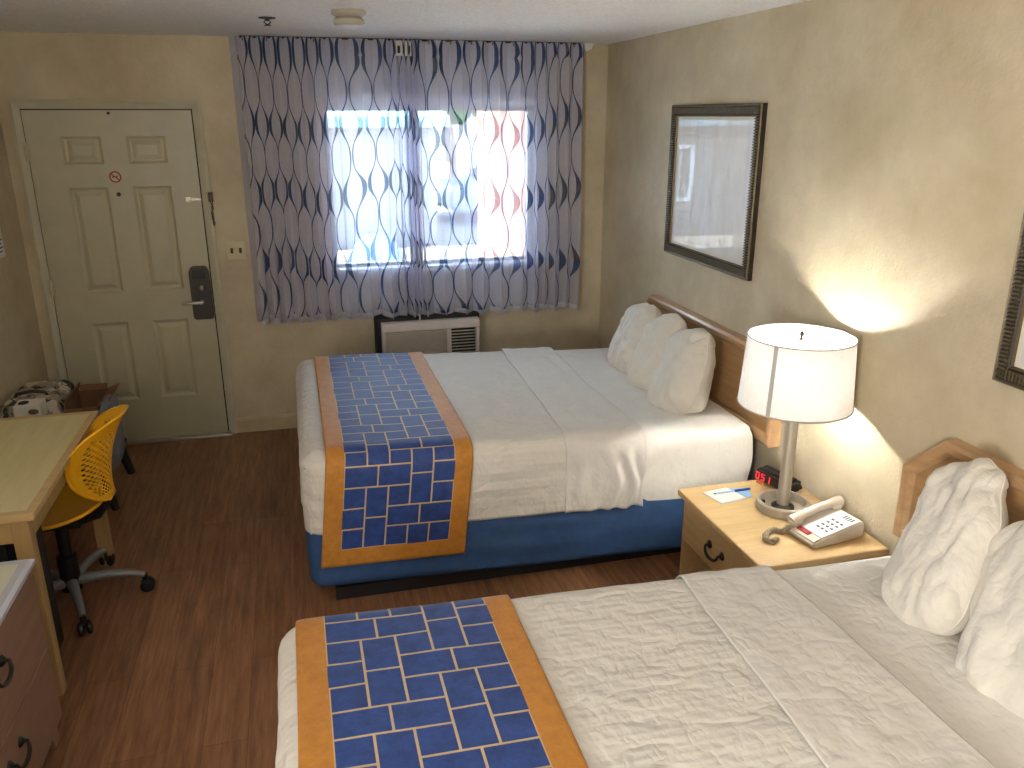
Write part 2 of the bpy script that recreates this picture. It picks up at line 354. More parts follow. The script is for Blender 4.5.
struct('baseboard_left', baseb([(XL, 0), (XL + .014, 0), (XL + .014, .085), (XL + .007, .1), (XL, .1)], 1, YF, YB), 'base')

# ---- the door
DX0, DX1, DZ = -1.429, -.525, 2.03
def casing():
    bm = B(); w_ = .052
    for a, b, o in ((0, 0, 0),):
        pass
    out = [(DX0 - w_, 0), (DX0 - w_, DZ + w_), (DX1 + w_, DZ + w_), (DX1 + w_, 0)]; inn = [(DX0, 0), (DX0, DZ), (DX1, DZ), (DX1, 0)]
    prof = [(0, 0), (0, -.018), (.35, -.024), (.7, -.018), (1, -.012), (1, 0)]
    R = [[bm.verts.new((o[0] + (i[0] - o[0]) * t, YB + d, o[1] + (i[1] - o[1]) * t)) for t, d in prof] for o, i in zip(out, inn)]
    for a, b in zip(R, R[1:]):
        for k in range(len(prof) - 1): bm.faces.new((a[k], b[k], b[k + 1], a[k + 1]))
    return bm
struct('trim_1', casing(), 'casing')
door = bpy.data.objects.new('door_1', None); C.objects.link(door); door.location = (-.977, YB - .004, 0); door['kind'] = 'structure'
def door_leaf():
    bm = B(); y = YB - .018; g = .006
    xs = [DX0 + g, -1.245, -1.035, -.902, -.69, DX1 - g]; zs = [.014, .29, .79, .978, 1.597, 1.728, 1.882, DZ - g]
    V = [[bm.verts.new((x, y, z)) for z in zs] for x in xs]
    for i in range(5):
        for j in range(7):
            q = [V[i][j], V[i + 1][j], V[i + 1][j + 1], V[i][j + 1]]
            if i in (1, 3) and j in (1, 3, 5):
                prev = q; x0, x1, z0, z1 = xs[i], xs[i + 1], zs[j], zs[j + 1]
                for ins, d in ((.014, .011), (.024, .012), (.05, .002)):
                    nq = [bm.verts.new(p) for p in ((x0 + ins, y + d, z0 + ins), (x1 - ins, y + d, z0 + ins), (x1 - ins, y + d, z1 - ins), (x0 + ins, y + d, z1 - ins))]
                    for k in range(4): bm.faces.new((prev[k], prev[(k + 1) % 4], nq[(k + 1) % 4], nq[k]))
                    prev = nq
                bm.faces.new(prev)
            else: bm.faces.new(q)
    return bm
# the leaf sits a little proud of the wall plane; a thin dark sheet behind it paints the shade of the gap
def seam():
    bm = B(); box(bm, DX0 - .001, DX1 + .001, YB - .003, YB + .001, 0, DZ + .001); return bm
obj('door_gap_shade', seam(), 'gap', door)
leaf = obj('door_leaf', door_leaf(), 'door', door)
lk = B(); prism(lk, [(-.652, .80), (-.645, .785), (-.54, .785), (-.533, .80), (-.533, 1.085), (-.552, 1.118), (-.633, 1.118), (-.652, 1.085)], 1, YB - .05, YB - .008)
bmesh.ops.bevel(lk, geom=lk.edges[:], offset=.006, segments=2, affect='EDGES')
lock = obj('door_lock', lk, 'lock', door)
obj('card_reader', box(B(), -.632, -.552, YB - .056, YB - .049, 1.04, 1.092, bevel=.003), 'lockdark', lock)
lv = B(); tube(lv, [(-.592, YB - .05, .9), (-.592, YB - .09, .9)], .014, 12); tube(lv, [(-.585, YB - .088, .9), (-.64, YB - .09, .9), (-.705, YB - .085, .898)], [.012, .011, .008], 10)
obj('lever', lv, 'steel', lock, smooth='auto', )['label'] = 'steel lever handle'
tb = B(); ball(tb, (-.585, YB - .055, .985), .014, scale=(.8, .8, 1.3)); obj('thumb_turn', tb, 'steel', lock, smooth=True)
lt = B(); box(lt, -.62, -.59, YB - .03, YB - .008, 1.5, 1.535, bevel=.003); box(lt, -.59, -.53, YB - .026, YB - .014, 1.508, 1.526, bevel=.003)
obj('door_latch', lt, 'nickel', door)
ph = B(); tube(ph, [(-.982, YB - .028, 1.556), (-.982, YB - .004, 1.556)], .012, 14); obj('peephole', ph, 'bronze', door)
pg = B(); tube(pg, [(-.974, YB - .034, 2.008), (-.974, YB - .004, 2.008)], .008, 10); obj('closer_peg', pg, 'bronze', door)
for zz in (.25, 1.02, 1.8):
    h = B(); tube(h, [(DX0 + .002, YB - .03, zz - .05), (DX0 + .002, YB - .03, zz + .05)], .008, 8); box(h, DX0 - .012, DX0 + .016, YB - .026, YB - .01, zz - .045, zz + .045); obj('hinge', h, 'casing', door)
struct('trim_2', box(B(), DX0 - .01, DX1 + .02, YB - .06, YB, 0, .016, bevel=.004), 'steel')
# marks on the door
sg = thing('no_smoking_sign', 'small red no smoking symbol stuck to the door above the peephole', 'sign', (-.988, YB - .0182, 1.655))
d_ = B(); lathe(d_, [(0, 0), (.034, 0), (.034, .0006), (0, .0006)], seg=28); bmesh.ops.rotate(d_, matrix=Matrix.Rotation(pi / 2, 3, 'X'), verts=d_.verts[:]); obj('backing', d_, 'casing', sg, world=False)
r_ = B(); lathe(r_, [(.025, .0007), (.033, .0007), (.033, .0016), (.025, .0016)], seg=28, close=True); bmesh.ops.rotate(r_, matrix=Matrix.Rotation(pi / 2, 3, 'X'), verts=r_.verts[:])
obj('ring', r_, 'red', sg, world=False)
obj('slash', box(B(), -.028, .028, -.0022, -.0008, -.003, .003, mtx=Matrix.Rotation(radians(40), 4, 'Y')), 'red', sg, world=False)
cg = B(); box(cg, -.018, .014, -.0012, -.0007, -.003, .003); box(cg, .01, .013, -.0012, -.0007, .004, .012); obj('cigarette', cg, 'ink', sg, world=False)
for k in range(3):
    pass
# chain holder on the casing
ch = thing('door_chain', 'thin dark security chain hanging on the frame edge beside the door', 'chain', (-.475, YB - .018, 1.46))
b_ = B(); box(b_, -.49, -.462, YB - .032, YB - .014, 1.5, 1.555, bevel=.003); obj('holder', b_, 'bronze', ch)
c_ = B()
for k in range(9):
    z = 1.495 - k * .0155; m_ = Matrix.Translation((-.474 + .003 * sin(k), YB - .026, z)) @ Matrix.Rotation(pi / 2 * (k % 2), 4, 'Z')
    ring = [m_ @ Vector((.005 * cos(a), 0, .011 * sin(a))) for a in [2 * pi * i / 10 for i in range(11)]]
    tube(c_, ring, .0022, 5, cap=False)
obj('links', c_, 'bronze', ch, smooth=True)
# switch plate, outlet
sw = thing('light_switch', 'double toggle switch plate between the door and the curtain', 'switch', (-.362, YB, 1.2))
obj('plate', box(B(), -.42, -.305, YB - .007, YB, 1.14, 1.258, bevel=.003), 'ivory', sw)
for dx in (-.388, -.337):
    t = B(); box(t, dx - .008, dx + .008, YB - .0085, YB - .006, 1.183, 1.215); prism(t, [(dx - .005, 1.19), (dx + .005, 1.19), (dx + .005, 1.205), (dx - .005, 1.205)], 1, YB - .02, YB - .006); obj('toggle', t, 'bronze', sw)
ot = thing('wall_outlet', 'ivory outlet plate low on the wall behind the far bed', 'outlet', (.265, YB, .495))
obj('plate', box(B(), .21, .32, YB - .006, YB, .44, .535, bevel=.003), 'ivory', ot)
for dx in (.24, .29): obj('socket', box(B(), dx - .014, dx + .014, YB - .009, YB - .004, .47, .505, bevel=.004), 'beige', ot)
# notice on the left wall
nt = thing('wall_notice', 'small white notice card on the wall left of the door', 'notice', (XL, 4.93, 1.35))
obj('card', box(B(), XL, XL + .004, 4.86, 5.0, 1.27, 1.43), 'paper', nt)
t = B()
for k in range(6): box(t, XL + .004, XL + .0046, 4.875, 4.985 - .02 * (k % 2), 1.40 - .02 * k, 1.406 - .02 * k)
obj('printed_lines', t, 'ink', nt)

# ---- the window
win = bpy.data.objects.new('window_1', None); C.objects.link(win); win.location = (.9, YB + .08, WZ0); win['kind'] = 'structure'
def frame_rect(bm, x0, x1, z0, z1, w_, y0, y1):
    box(bm, x0, x0 + w_, y0, y1, z0, z1, bevel=.003); box(bm, x1 - w_, x1, y0, y1, z0, z1, bevel=.003)
    box(bm, x0 + w_, x1 - w_, y0, y1, z0, z0 + w_, bevel=.003); box(bm, x0 + w_, x1 - w_, y0, y1, z1 - w_, z1, bevel=.003); return bm
obj('window_frame', frame_rect(B(), WX0, WX1, WZ0, WZ1, .03, YB + .06, YB + .12), 'alu', win)
obj('meeting_rail', box(B(), .765, .81, YB + .045, YB + .11, WZ0 + .03, WZ1 - .03, bevel=.004), 'alud', win)
lc = B(); box(lc, .775, .8, YB + .03, YB + .046, 1.42, 1.5, bevel=.004); obj('sash_lock', lc, 'lockdark', win)
obj('pane', box(B(), WX0 + .03, .765, YB + .085, YB + .089, WZ0 + .03, WZ1 - .03), 'glass', win)
obj('pane', box(B(), .81, WX1 - .03, YB + .075, YB + .079, WZ0 + .03, WZ1 - .03), 'glass', win)
obj('window_sill', box(B(), WX0 - .04, WX1 + .04, YB - .055, YB + .06, WZ0 - .022, WZ0 + .012, bevel=.005), 'sill', win)

struct('trim_3', box(B(), WX0 - .05, WX1 + .06, YB - .022, YB, WZ1 + .004, 2.40, bevel=.004), 'sill')
struct('trim_4', box(B(), WX0 - .03, WX1 + .03, YB - .018, YB, .72, WZ0 - .004, bevel=.004), 'sill')
# ------------------------------------------------------------------ outside
struct('bounce_strip_outside', box(B(), -7, 9, YB + .16, 10.6, -.1, -.06), 'pale')  # unseen pale strip added to bounce sunlight up onto the ceiling
struct('ground_outside', box(B(), -12, 16, YB + .15, 32, -.2, -.1), 'concrete')
bd = thing('building', 'pale building across the yard with a blue eave seen through the left pane', 'building', (-1, 14, -.1))
obj('walls', box(B(), -7, 2.35, 14, 18, -.1, 2.6), 'stucco', bd)
obj('roof_edge', prism(B(), [(13.4, 1.82), (13.4, 1.98), (13.7, 2.02), (18.3, 3.6), (18.3, 2.6), (14, 2.2), (14, 1.86)], 0, -7.4, 2.5), 'eave', bd)
w_ = B(); frame_rect(w_, -3, -1.6, .5, 1.5, .08, 13.96, 14.02); obj('window_surround', w_, 'alu', bd)
b2 = thing('far_building', 'pale far building behind the parked silver car', 'building', (7, 26, -.1))
obj('walls', box(B(), 2.8, 14, 26, 30, -.1, 5), 'stucco', b2); obj('roof_edge', box(B(), 2.6, 14.2, 25.7, 30.2, 5, 5.3), 'eave', b2)
col_ = thing('porch_pillar', 'terracotta stucco porch pillar behind the right pane', 'pillar', (1.97, 7.7, -.06))
obj('shaft', box(B(), 1.74, 2.28, 7.45, 7.95, -.06, 2.9, bevel=.02), 'terra', col_); obj('base_block', box(B(), 1.68, 2.34, 7.39, 8.01, -.06, .22, bevel=.02), 'terra', col_)
pc = thing('patio_chair', 'blue-gray patio chair with rounded back outside the left pane', 'chair', (.70, 7.75, -.06))
b = B(); prism(b, [(.70 + .25 * cos(a_) * (1 if sin(a_) > 0 else 1), .70 + (.28 if sin(a_) > 0 else .34) * sin(a_)) for a_ in [2 * pi * k / 36 for k in range(36)]], 1, 7.50, 7.535); bmesh.ops.bevel(b, geom=b.edges[:], offset=.01, segments=2, affect='EDGES'); obj('backrest', b, 'carb', pc, smooth='auto')
obj('seat', box(B(), .44, .96, 7.5, 8.0, .36, .40, bevel=.015), 'carb', pc)
for sx_ in (.42, .98): obj('armrest', box(B(), sx_ - .05, sx_ + .05, 7.48, 7.98, .58, .615, bevel=.012), 'carb', pc)
for sx_ in (.42, .98):
    for y in (7.52, 7.95): obj('leg', box(B(), sx_ - .02, sx_ + .02, y - .02, y + .02, -.06, .58, bevel=.006), 'carb', pc)
def car(name, label, cx, cy, paint, L=4.2, W=1.75, rot=0):
    r = thing(name, label, 'car', (cx, cy, -.1), rot)
    b = B(); prism(b, [(-L / 2, .3), (-L / 2 + .05, .72), (-L / 2 + .95, .86), (L / 2 - .5, .9), (L / 2, .8), (L / 2, .3), (L / 2 - .3, .2), (-L / 2 + .3, .2)], 1, -W / 2, W / 2)
    bmesh.ops.bevel(b, geom=b.edges[:], offset=.07, segments=3, affect='EDGES'); obj('body', b, paint, r, smooth='auto', world=False)
    b = B(); prism(b, [(-L / 2 + .85, .84), (-L / 2 + 1.5, 1.36), (L / 2 - 1.3, 1.4), (L / 2 - .5, .88)], 1, -W / 2 + .12, W / 2 - .12)
    bmesh.ops.bevel(b, geom=b.edges[:], offset=.08, segments=3, affect='EDGES'); obj('cabin', b, 'cardk', r, smooth='auto', world=False)
    b = B(); box(b, -L / 2 + 1.5, L / 2 - 1.2, -W / 2 + .2, W / 2 - .2, 1.37, 1.43, bevel=.025); obj('roof', b, paint, r, world=False)
    for sx in (-L / 2 + .8, L / 2 - .8):
        for sy in (-W / 2 + .1, W / 2 - .1):
            b = B(); lathe(b, [(0, -.1), (.2, -.1), (.31, -.08), (.31, .08), (.2, .1), (0, .1)], seg=24); bmesh.ops.rotate(b, matrix=Matrix.Rotation(pi / 2, 3, 'X'), verts=b.verts[:]); bmesh.ops.translate(b, vec=(sx, sy, .31), verts=b.verts[:]); obj('wheel', b, 'tyre', r, world=False)
    return r
car('parked_car', 'silver car parked across the yard behind the right pane', 5.0, 17.5, 'carw', rot=.1)
tr = thing('tree', 'leafy green tree beyond the yard seen through the right pane', 'tree', (3.9, 21, -.1))
b = B(); tube(b, [(3.9, 21, -.1), (3.95, 21, 1.2), (3.8, 21.1, 2.4)], [.18, .14, .08], 10); obj('trunk', b, 'bark', tr, smooth=True)
b = B()
for k in range(26):
    a = random.random() * 6.28; q = random.random() ** .5 * 1.2
    ball(b, (3.9 + q * cos(a), 21 + q * sin(a), 2.1 + random.random() * 1.6), .25 + random.random() * .3, 8, 6)
for v in b.verts: v.co += .12 * Vector((nz(v.co.x * 5, v.co.y * 5, v.co.z * 5), nz(v.co.y * 5, v.co.z * 5, 3), nz(v.co.z * 5, v.co.x * 5, 7)))
obj('crown', b, 'leaf', tr)

# ------------------------------------------------------------------ curtains
def curtain(name, label, x0, x1, zb, side, edge):
    """side: -1 the return to the wall is at x0, +1 at x1; edge: x from which the leading edge is bunched"""
    root = thing(name, label, 'curtain', ((x0 + x1) / 2, 5.25, 2.41), 0, None)
    NX, NZ, NR = 300, 56, 10; zt = 2.421; pl = .131
    def dens(x):
        if (edge < x if side < 0 else x < edge): return 3.2
        t = (x - .27) / .10 if side < 0 else (1.50 - x) / .10   # gathered closer together beside the window
        return 1.0 + .55 * (1 - min(1, max(0, t)))
    xs = [x0 + (x1 - x0) * i / (NX - 1) for i in range(NX)]; us = [x0]
    for i in range(1, NX): us.append(us[-1] + (xs[i] - xs[i - 1]) * (1 + .75 * (dens(xs[i]) > 3)))
    phs = [0]
    for i in range(1, NX): phs.append(phs[-1] + 2 * pi * (xs[i] - xs[i - 1]) / pl * (2.3 if dens(xs[i]) > 3 else dens(xs[i])) * (1 + .45 * nz(xs[i] * 4.5, 3.7)))
    def pt(i, j, off=0):
        t = j / (NZ - 1)
        if side > 0: i = NX + NR - 1 - i
        if i < NR: # plain return back to the wall
            xx = xs[0] if side < 0 else xs[-1]; ret = 1 - i / NR
            ph = 0; y = 5.245 + (5.345 - 5.245) * ret; x = xx + side * (.045 if side < 0 else .02) * ret
            zz = zb
        else:
            k = i - NR
            if side > 0: k = NX - 1 - k
            x = xs[k]; ph = phs[k]
            drift = 2.2 * nz(x * 2.1, t * 1.2, 3.3) * t
            A = .030 + .018 * t + .012 * nz(x * 4, t * 2, 8)
            y = 5.245 + A * sin(ph + drift) + .01 * nz(x * 9, t * 3, 1)
            x += .012 * sin(2 * ph + drift) * (.4 + .6 * t) + .014 * t * nz(x * 3, t * 2, 5)
            zz = zb + .01 * sin(ph * .5 + x * 3) + .008 * nz(x * 6, 1, 2)
        z = zt + (zz - zt) * t
        # pinch: heading narrows the folds at the very top
        return Vector((x, y + off, z))
    def uv(i, j):
        if side > 0: i = NX + NR - 1 - i
        z = pt(0, j).z
        if i < NR - 1: return (-9, z)
        k = max(0, i - NR)
        if side > 0: k = NX - 1 - k
        return (phs[k] / pi - .12 * sin(phs[k] + pi / 2) + 40, zt - j / (NZ - 1) * (zt - zb) + (.13 * nz(us[k] * 3.1, j * .03, 4.4) if j > 2 else 0))
    b = B(); grid(b, NX + NR, NZ, pt, uv); obj('sheer_panel', b, 'curtain', root, smooth=True)
    b = B(); grid(b, NX + NR, 2, lambda i, j: pt(i, [0, 3][j], .006)); obj('header_tape', b, 'header', root, smooth=True)
    b = B(); grid(b, NX + NR, 2, lambda i, j: pt(i, NZ - 1 - j, -.0015) - Vector((0, 0, .004 if j == 0 else 0)));
    obj('bottom_hem', b, 'header', root, smooth=True)
    k = 0; x = x0 + pl / 4
    while x < x1:
        h = B(); tube(h, [(x, 5.235, 2.40), (x, 5.255, 2.415), (x, 5.27, 2.418)], .003, 6); obj('hook', h, 'alud', root); x += pl
    return root
curtain('curtain', 'left wave patterned sheer curtain hanging nearest the door', -.235, .765, .755, -1, .625)
curtain('curtain', 'right wave patterned sheer curtain hanging nearest the far bed', .70, 1.845, .735, 1, .80)
tk = thing('curtain_track', 'slim ceiling track that carries both wave patterned curtains', 'curtain track', (.83, 5.25, 2.42))
obj('rail', box(B(), -.22, 1.84, 5.262, 5.28, 2.415, ZC, bevel=.002), 'bronze', tk)
obj('end_bracket', prism(B(), [(1.85, 2.426), (1.915, 2.426), (1.90, 2.39), (1.86, 2.375)], 1, 5.25, 5.29), 'white', tk)
mc = B(); box(mc, .655, .765, 5.228, 5.24, 2.33, 2.414, bevel=.003); obj('master_carrier', mc, 'white', tk)
for x in (.68, .74):
    h = B(); tube(h, [(x, 5.222, 2.385), (x, 5.224, 2.345)], .008, 8); obj('carrier_screw', h, 'bronze', tk)

# ------------------------------------------------------------------ wall air conditioner
ac = thing('air_conditioner', 'pale through-wall air conditioner under the window curtains', 'air conditioner', (.8, YB, .38))
ax0, ax1, az0, az1, ay = .487, 1.13, .36, .715, 5.15
obj('sleeve', box(B(), ax0 - .03, ax1 + .012, ay + .05, YB, az0, az1 + .03, bevel=.004), 'dark', ac)
hs = B(); frame_rect(hs, ax0, ax1, az0, az1, .022, ay, ay + .2); box(hs, .91, .94, ay, ay + .05, az0 + .02, az1 - .02, bevel=.003)
prism(hs, [(ay - .006, az1 - .045), (ay + .0, az1 - .05), (ay + .1, az1), (ay + .1, az1 + .012), (ay + .01, az1 + .006), (ay - .006, az1 - .012)], 0, ax0, ax1)
obj('housing', hs, 'ac', ac)
g = B(); z = az0 + .03
while z < az1 - .05:
    prism(g, [(ay + .004, z), (ay + .016, z + .006), (ay + .016, z + .009), (ay + .004, z + .004)], 0, ax0 + .022, .91); z += .0125
g2 = B(); box(g2, ax0 + .02, .912, ay + .02, ay + .03, az0 + .02, az1 - .02); obj('intake_backing', g2, 'acg', ac); obj('intake_grille', g, 'acg', ac)
g = B(); z = az0 + .03
while z < az1 - .05:
    prism(g, [(ay + .004, z), (ay + .02, z + .002), (ay + .02, z + .004), (ay + .004, z + .004)], 0, .94, ax1 - .022); z += .021
g2 = B(); box(g2, .94, ax1 - .02, ay + .04, ay + .05, az0 + .02, az1 - .02); obj('outlet_recess', g2, 'dark', ac); obj('outlet_grille', g, 'acg', ac)

# ------------------------------------------------------------------ ceiling fittings
sd = thing('smoke_detector', 'round beige two-tier smoke detector on the ceiling', 'smoke detector', (.3, 3.93, ZC))
b = B(); lathe(b, [(0, 0), (.074, 0), (.077, -.014), (.06, -.026), (0, -.026)], (.3, 3.93, ZC), 32); obj('mounting_base', b, 'detector', sd, smooth='auto')
b = B(); lathe(b, [(.05, -.022), (.062, -.036), (.067, -.038), (.067, -.056), (.058, -.064), (0, -.066)], (.3, 3.93, ZC), 32); obj('cover', b, 'detector', sd, smooth='auto')
sp = thing('fire_sprinkler', 'small metal fire sprinkler head hanging from the ceiling', 'sprinkler', (-.047, 4.3, ZC))
b = B(); lathe(b, [(0, 0), (.04, 0), (.038, -.004), (.014, -.008), (0, -.008)], (-.047, 4.3, ZC), 24); obj('escutcheon', b, 'alud', sp, smooth='auto')
b = B(); tube(b, [(-.047, 4.3, ZC - .006), (-.047, 4.3, ZC - .014)], .01, 10)
for s in (-1, 1): tube(b, [(-.047 + s * .008, 4.3, ZC - .012), (-.047 + s * .016, 4.3, ZC - .02), (-.047, 4.3, ZC - .032)], .003, 6)
lathe(b, [(0, -.032), (.016, -.032), (.016, -.035), (0, -.035)], (-.047, 4.3, ZC), 12); obj('head', b, 'bronze', sp)

# ------------------------------------------------------------------ beds
SL = .030
def drape(b, xf, xh, yn, yf, zt, zb, r, off, xr, foot, ns=150, nx=120, wr=None, uvs=None, hem=None, xskew=0, farz=None, tail=False):
    """cloth over the mattress block. xr=(xa,xb) or function of s; foot: begin at the foot-end hem; returns verts with UV (x along, arc)"""
    xf2, yn2, yf2, zt2, R = xf - off, yn - off, yf + off, zt + off, r + off
    zfar = farz if farz is not None else zb
    la, lt, lf = zt2 - zb, yf2 - yn2, zt2 - zfar; tot = la + lt + lf
    def yz(s):
        if s < la: return yn2, zb + s
        if s < la + lt: return yn2 + s - la, zt2
        return yf2, zt2 - (s - la - lt)
    # denser sampling near the folds
    ss = [tot * i / (ns - 1) for i in range(ns)]
    hf = zt2 - zb
    xs = xh
    def pt(i, j):
        s = ss[j]; y, zy = yz(s); xa, xb = xr(s, la, lt) if callable(xr) else xr
        if foot:
            L = hf + (xb - xf2); t = L * i / (nx - 1)
            if t < hf: x, zx = xf2, zb + t
            else: x, zx = xf2 + t - hf, zt2
        else: x, zx = xa + (xb - xa) * i / (nx - 1), zt2
        z = min(zx, zy)
        hd = xh if not tail else xh + off
        cx = min(max(x, xf2 + R), hd - R) if tail else max(x, xf2 + R)
        c = Vector((cx, min(max(y, yn2 + R), yf2 - R), min(z, zt2 - R)))
        p = Vector((x, y, z)); d = p - c; nrm = Vector((0, 0, 1))
        if d.length > 1e-6:
            nrm = d.normalized(); p = c + nrm * min(d.length, R)
        drop = max(0, zt - p.z)
        if wr: p += nrm * wr(x, s - la, drop, i / (nx - 1))
        if xskew: p.x += xskew * drop
        p.z -= SL * p.x
        return p
    def uv(i, j):
        xa, xb = xr(ss[j], la, lt) if callable(xr) else xr
        return uvs(i / (nx - 1), ss[j] - la) if uvs else (xa + (xb - xa) * i / (nx - 1), ss[j])
    return grid(b, nx, ns, pt, uv)
def make_bed(tag_where, xf, xh, yn, yf, zt, rx, sx, seed, hangz, far):
    zb = .375; r = .065
    root = thing('bed', {'far': 'queen bed with blue base cover beside the window wall', 'near': 'queen bed closest to the camera in front of the nightstand'}[far], 'bed', ((xf + xh) / 2, (yn + yf) / 2, 0), 0)
    obj('platform', box(B(), xf + .09, xh - .05, yn + .07, yf - .07, 0, .06 if far else .06), 'black', root)
    def skirt_pt(b):
        n = 150; z0, z1 = .105, .385
        per = []
        rr = .05
        cs = [(xf + rr, yn + rr, pi), (xh - rr, yn + rr, 1.5 * pi), (xh - rr, yf - rr, 0), (xf + rr, yf - rr, .5 * pi)]
        for cx, cy, a0 in cs:
            for k in range(7): per.append((cx + rr * cos(a0 + k * pi / 12), cy + rr * sin(a0 + k * pi / 12)))
        P = []
        for a, c in zip(per, per[1:] + per[:1]):
            m = max(1, int(sqrt((a[0] - c[0]) ** 2 + (a[1] - c[1]) ** 2) / .03))
            for k in range(m): P.append((a[0] + (c[0] - a[0]) * k / m, a[1] + (c[1] - a[1]) * k / m))
        rows = 12; V = []
        for j in range(rows + 1):
            t = j / rows; z = z0 + (z1 - z0) * t; ring = []
            for x, y in P:
                bul = .012 * sin(t * pi) + .006 * nz(x * 1.7 + seed, z * 11, y * 2) + .004 * sin(z * 60 + 3 * nz(x * 1.5, y, seed))
                cx, cy = (xf + xh) / 2, (yn + yf) / 2
                d = Vector((x - min(max(x, xf + .06), xh - .06), y - min(max(y, yn + .06), yf - .06), 0))
                d = d.normalized() if d.length > 1e-6 else Vector((0, 0, 0)); ins = .015 if j == 0 else 0
                p = Vector((x, y, z)) + d * (bul - ins); p.z -= SL * p.x; ring.append(b.verts.new(p))
            V.append(ring)
        for a, c in zip(V, V[1:]):
            for k in range(len(P)): b.faces.new((a[k], a[(k + 1) % len(P)], c[(k + 1) % len(P)], c[k]))
        b.faces.new(V[0]); b.faces.new(V[-1][::-1]); return b
    obj('base_cover', skirt_pt(B()), 'skirt', root, smooth='auto')['label'] = 'blue cloth cover on the box base'
    def wr_m(x, sy, drop, t):
        q = .004 * nz(x * 3 + seed, sy * 3, 1) + .0025 * nz(x * 9, sy * 9, seed)
        if drop > .03: q += .009 * min(1, drop * 6) * sin((x * 9 + drop * 16) + 2 * nz(x * 3, drop * 4, seed)) * max(0, min(1, (x - .9) * 2))
        else: q += .003 * sin((x * 22 - sy * 13)) * max(0, nz(x * 2.5, sy * 2.5, seed + 4))
        return q
    b = B(); drape(b, xf, xh, yn, yf, zt, zb, r, 0, (xf, xh), True, 130, 130, wr_m, tail=True)
    # close the head end
    obj('mattress', b, 'fitted', root, smooth=True)
    # blanket
    def wr_b(x, sy, drop, t):
        q = .004 * nz(x * 2.5 + seed, sy * 3, 2) + .0035 * nz(x * 7, sy * 14 + seed, 1)
        q += .008 * nz(x * 3.2 + 5, drop * 26 + sy * 2, seed) * (1 if drop > .03 else .25)
        return q + .004 * (1 if drop > .03 else 0)
    b = B(); drape(b, xf, xh, yn, yf, zt, zb - .01, r, .010, (xf, sx + .1), True, 170, 130, wr_b)
    bl = obj('blanket', b, 'blanket', None, smooth=True, mods=[('SOLIDIFY', dict(thickness=.006, offset=-1))])
    tag(bl, {'far': 'cream ribbed blanket tucked over the bed beside the window', 'near': 'cream ribbed blanket tucked over the bed closest to the camera'}[far], 'blanket', None)
    def wr_s(x, sy, drop, t):
        q = .004 * nz(x * 4 + seed, sy * 5, 6) + .003 * nz(x * 12, sy * 3, seed) + .0012 * sin(x * 55 + 4 * nz(x, sy * 1.5, 2))
        if drop > .02: q += .010 * min(1, drop * 7) * sin(x * 62 + 5 * nz(x * 5, drop * 5, seed)) * (.4 + t)
        return q + .003
    b = B(); drape(b, xf, xh, yn, yf, zt, zb - .012, r, .0185, lambda s, la, lt: (sx - .05 + .07 * min(1, max(0, (s - la) / lt)) + .006 * nz(s * 3, seed, 1), sx + .31 + .05 * nz(s * 1.4, seed, 4)), False, 170, 60, wr_s)
    st = obj('folded_sheet', b, 'sheet', None, smooth=True, mods=[('SOLIDIFY', dict(thickness=.005, offset=-1))])
    tag(st, {'far': 'white top sheet folded back across the bed beside the window', 'near': 'white top sheet folded back across the bed closest to the camera'}[far], 'sheet', None)
    # runner
    wR = .60; bw = .075; unit = .09
    la_h = zt + .024 - hangz
    def wr_r(x, sy, drop, t):
        q = .003 * nz(x * 4 + seed, sy * 4, 9) + .0016 * nz(x * 12, sy * 12, seed + 2)
        if drop > .03: q += .012 * min(1, drop * 4) + .006 * nz(x * 5, drop * 3, seed + 1)
        return q
    b = B(); at = b.verts.layers.float.new('border')
    V = drape(b, xf, xh, yn, yf, zt, hangz, r, .024, (rx, rx + wR), False, 190, 61, wr_r, uvs=lambda t, s: ((t * wR - bw) / unit, (s + la_h - bw) / unit), xskew=-.11, farz=hangz + .05)
    nxs, nss = len(V), len(V[0])
    tot = la_h + (yf - yn + .048) + la_h - .05
    for i in range(nxs):
        for j in range(nss):
            xx = i / (nxs - 1) * wR; s = j / (nss - 1) * tot
            dedge = min(xx, wR - xx, s, tot - s) - bw
            V[i][j][at] = .5 - max(-.5, min(.5, dedge * 40))
    rn = obj('bed_runner', b, 'runner', None, smooth=True, mods=[('SOLIDIFY', dict(thickness=.005, offset=-1))])
    tag(rn, {'far': 'blue brick pattern runner with gold border hanging off the bed beside the window', 'near': 'blue brick pattern runner with gold border across the bed closest to the camera'}[far], 'bed runner', None)
    return root
make_bed(None, -.045, 1.985, 3.10, 4.56, .700, .045, 1.10, 3.1, .225, 'far')
make_bed(None, -.125, 1.985, .57, 2.045, .662, -.085, 1.045, 8.4, .235, 'near')

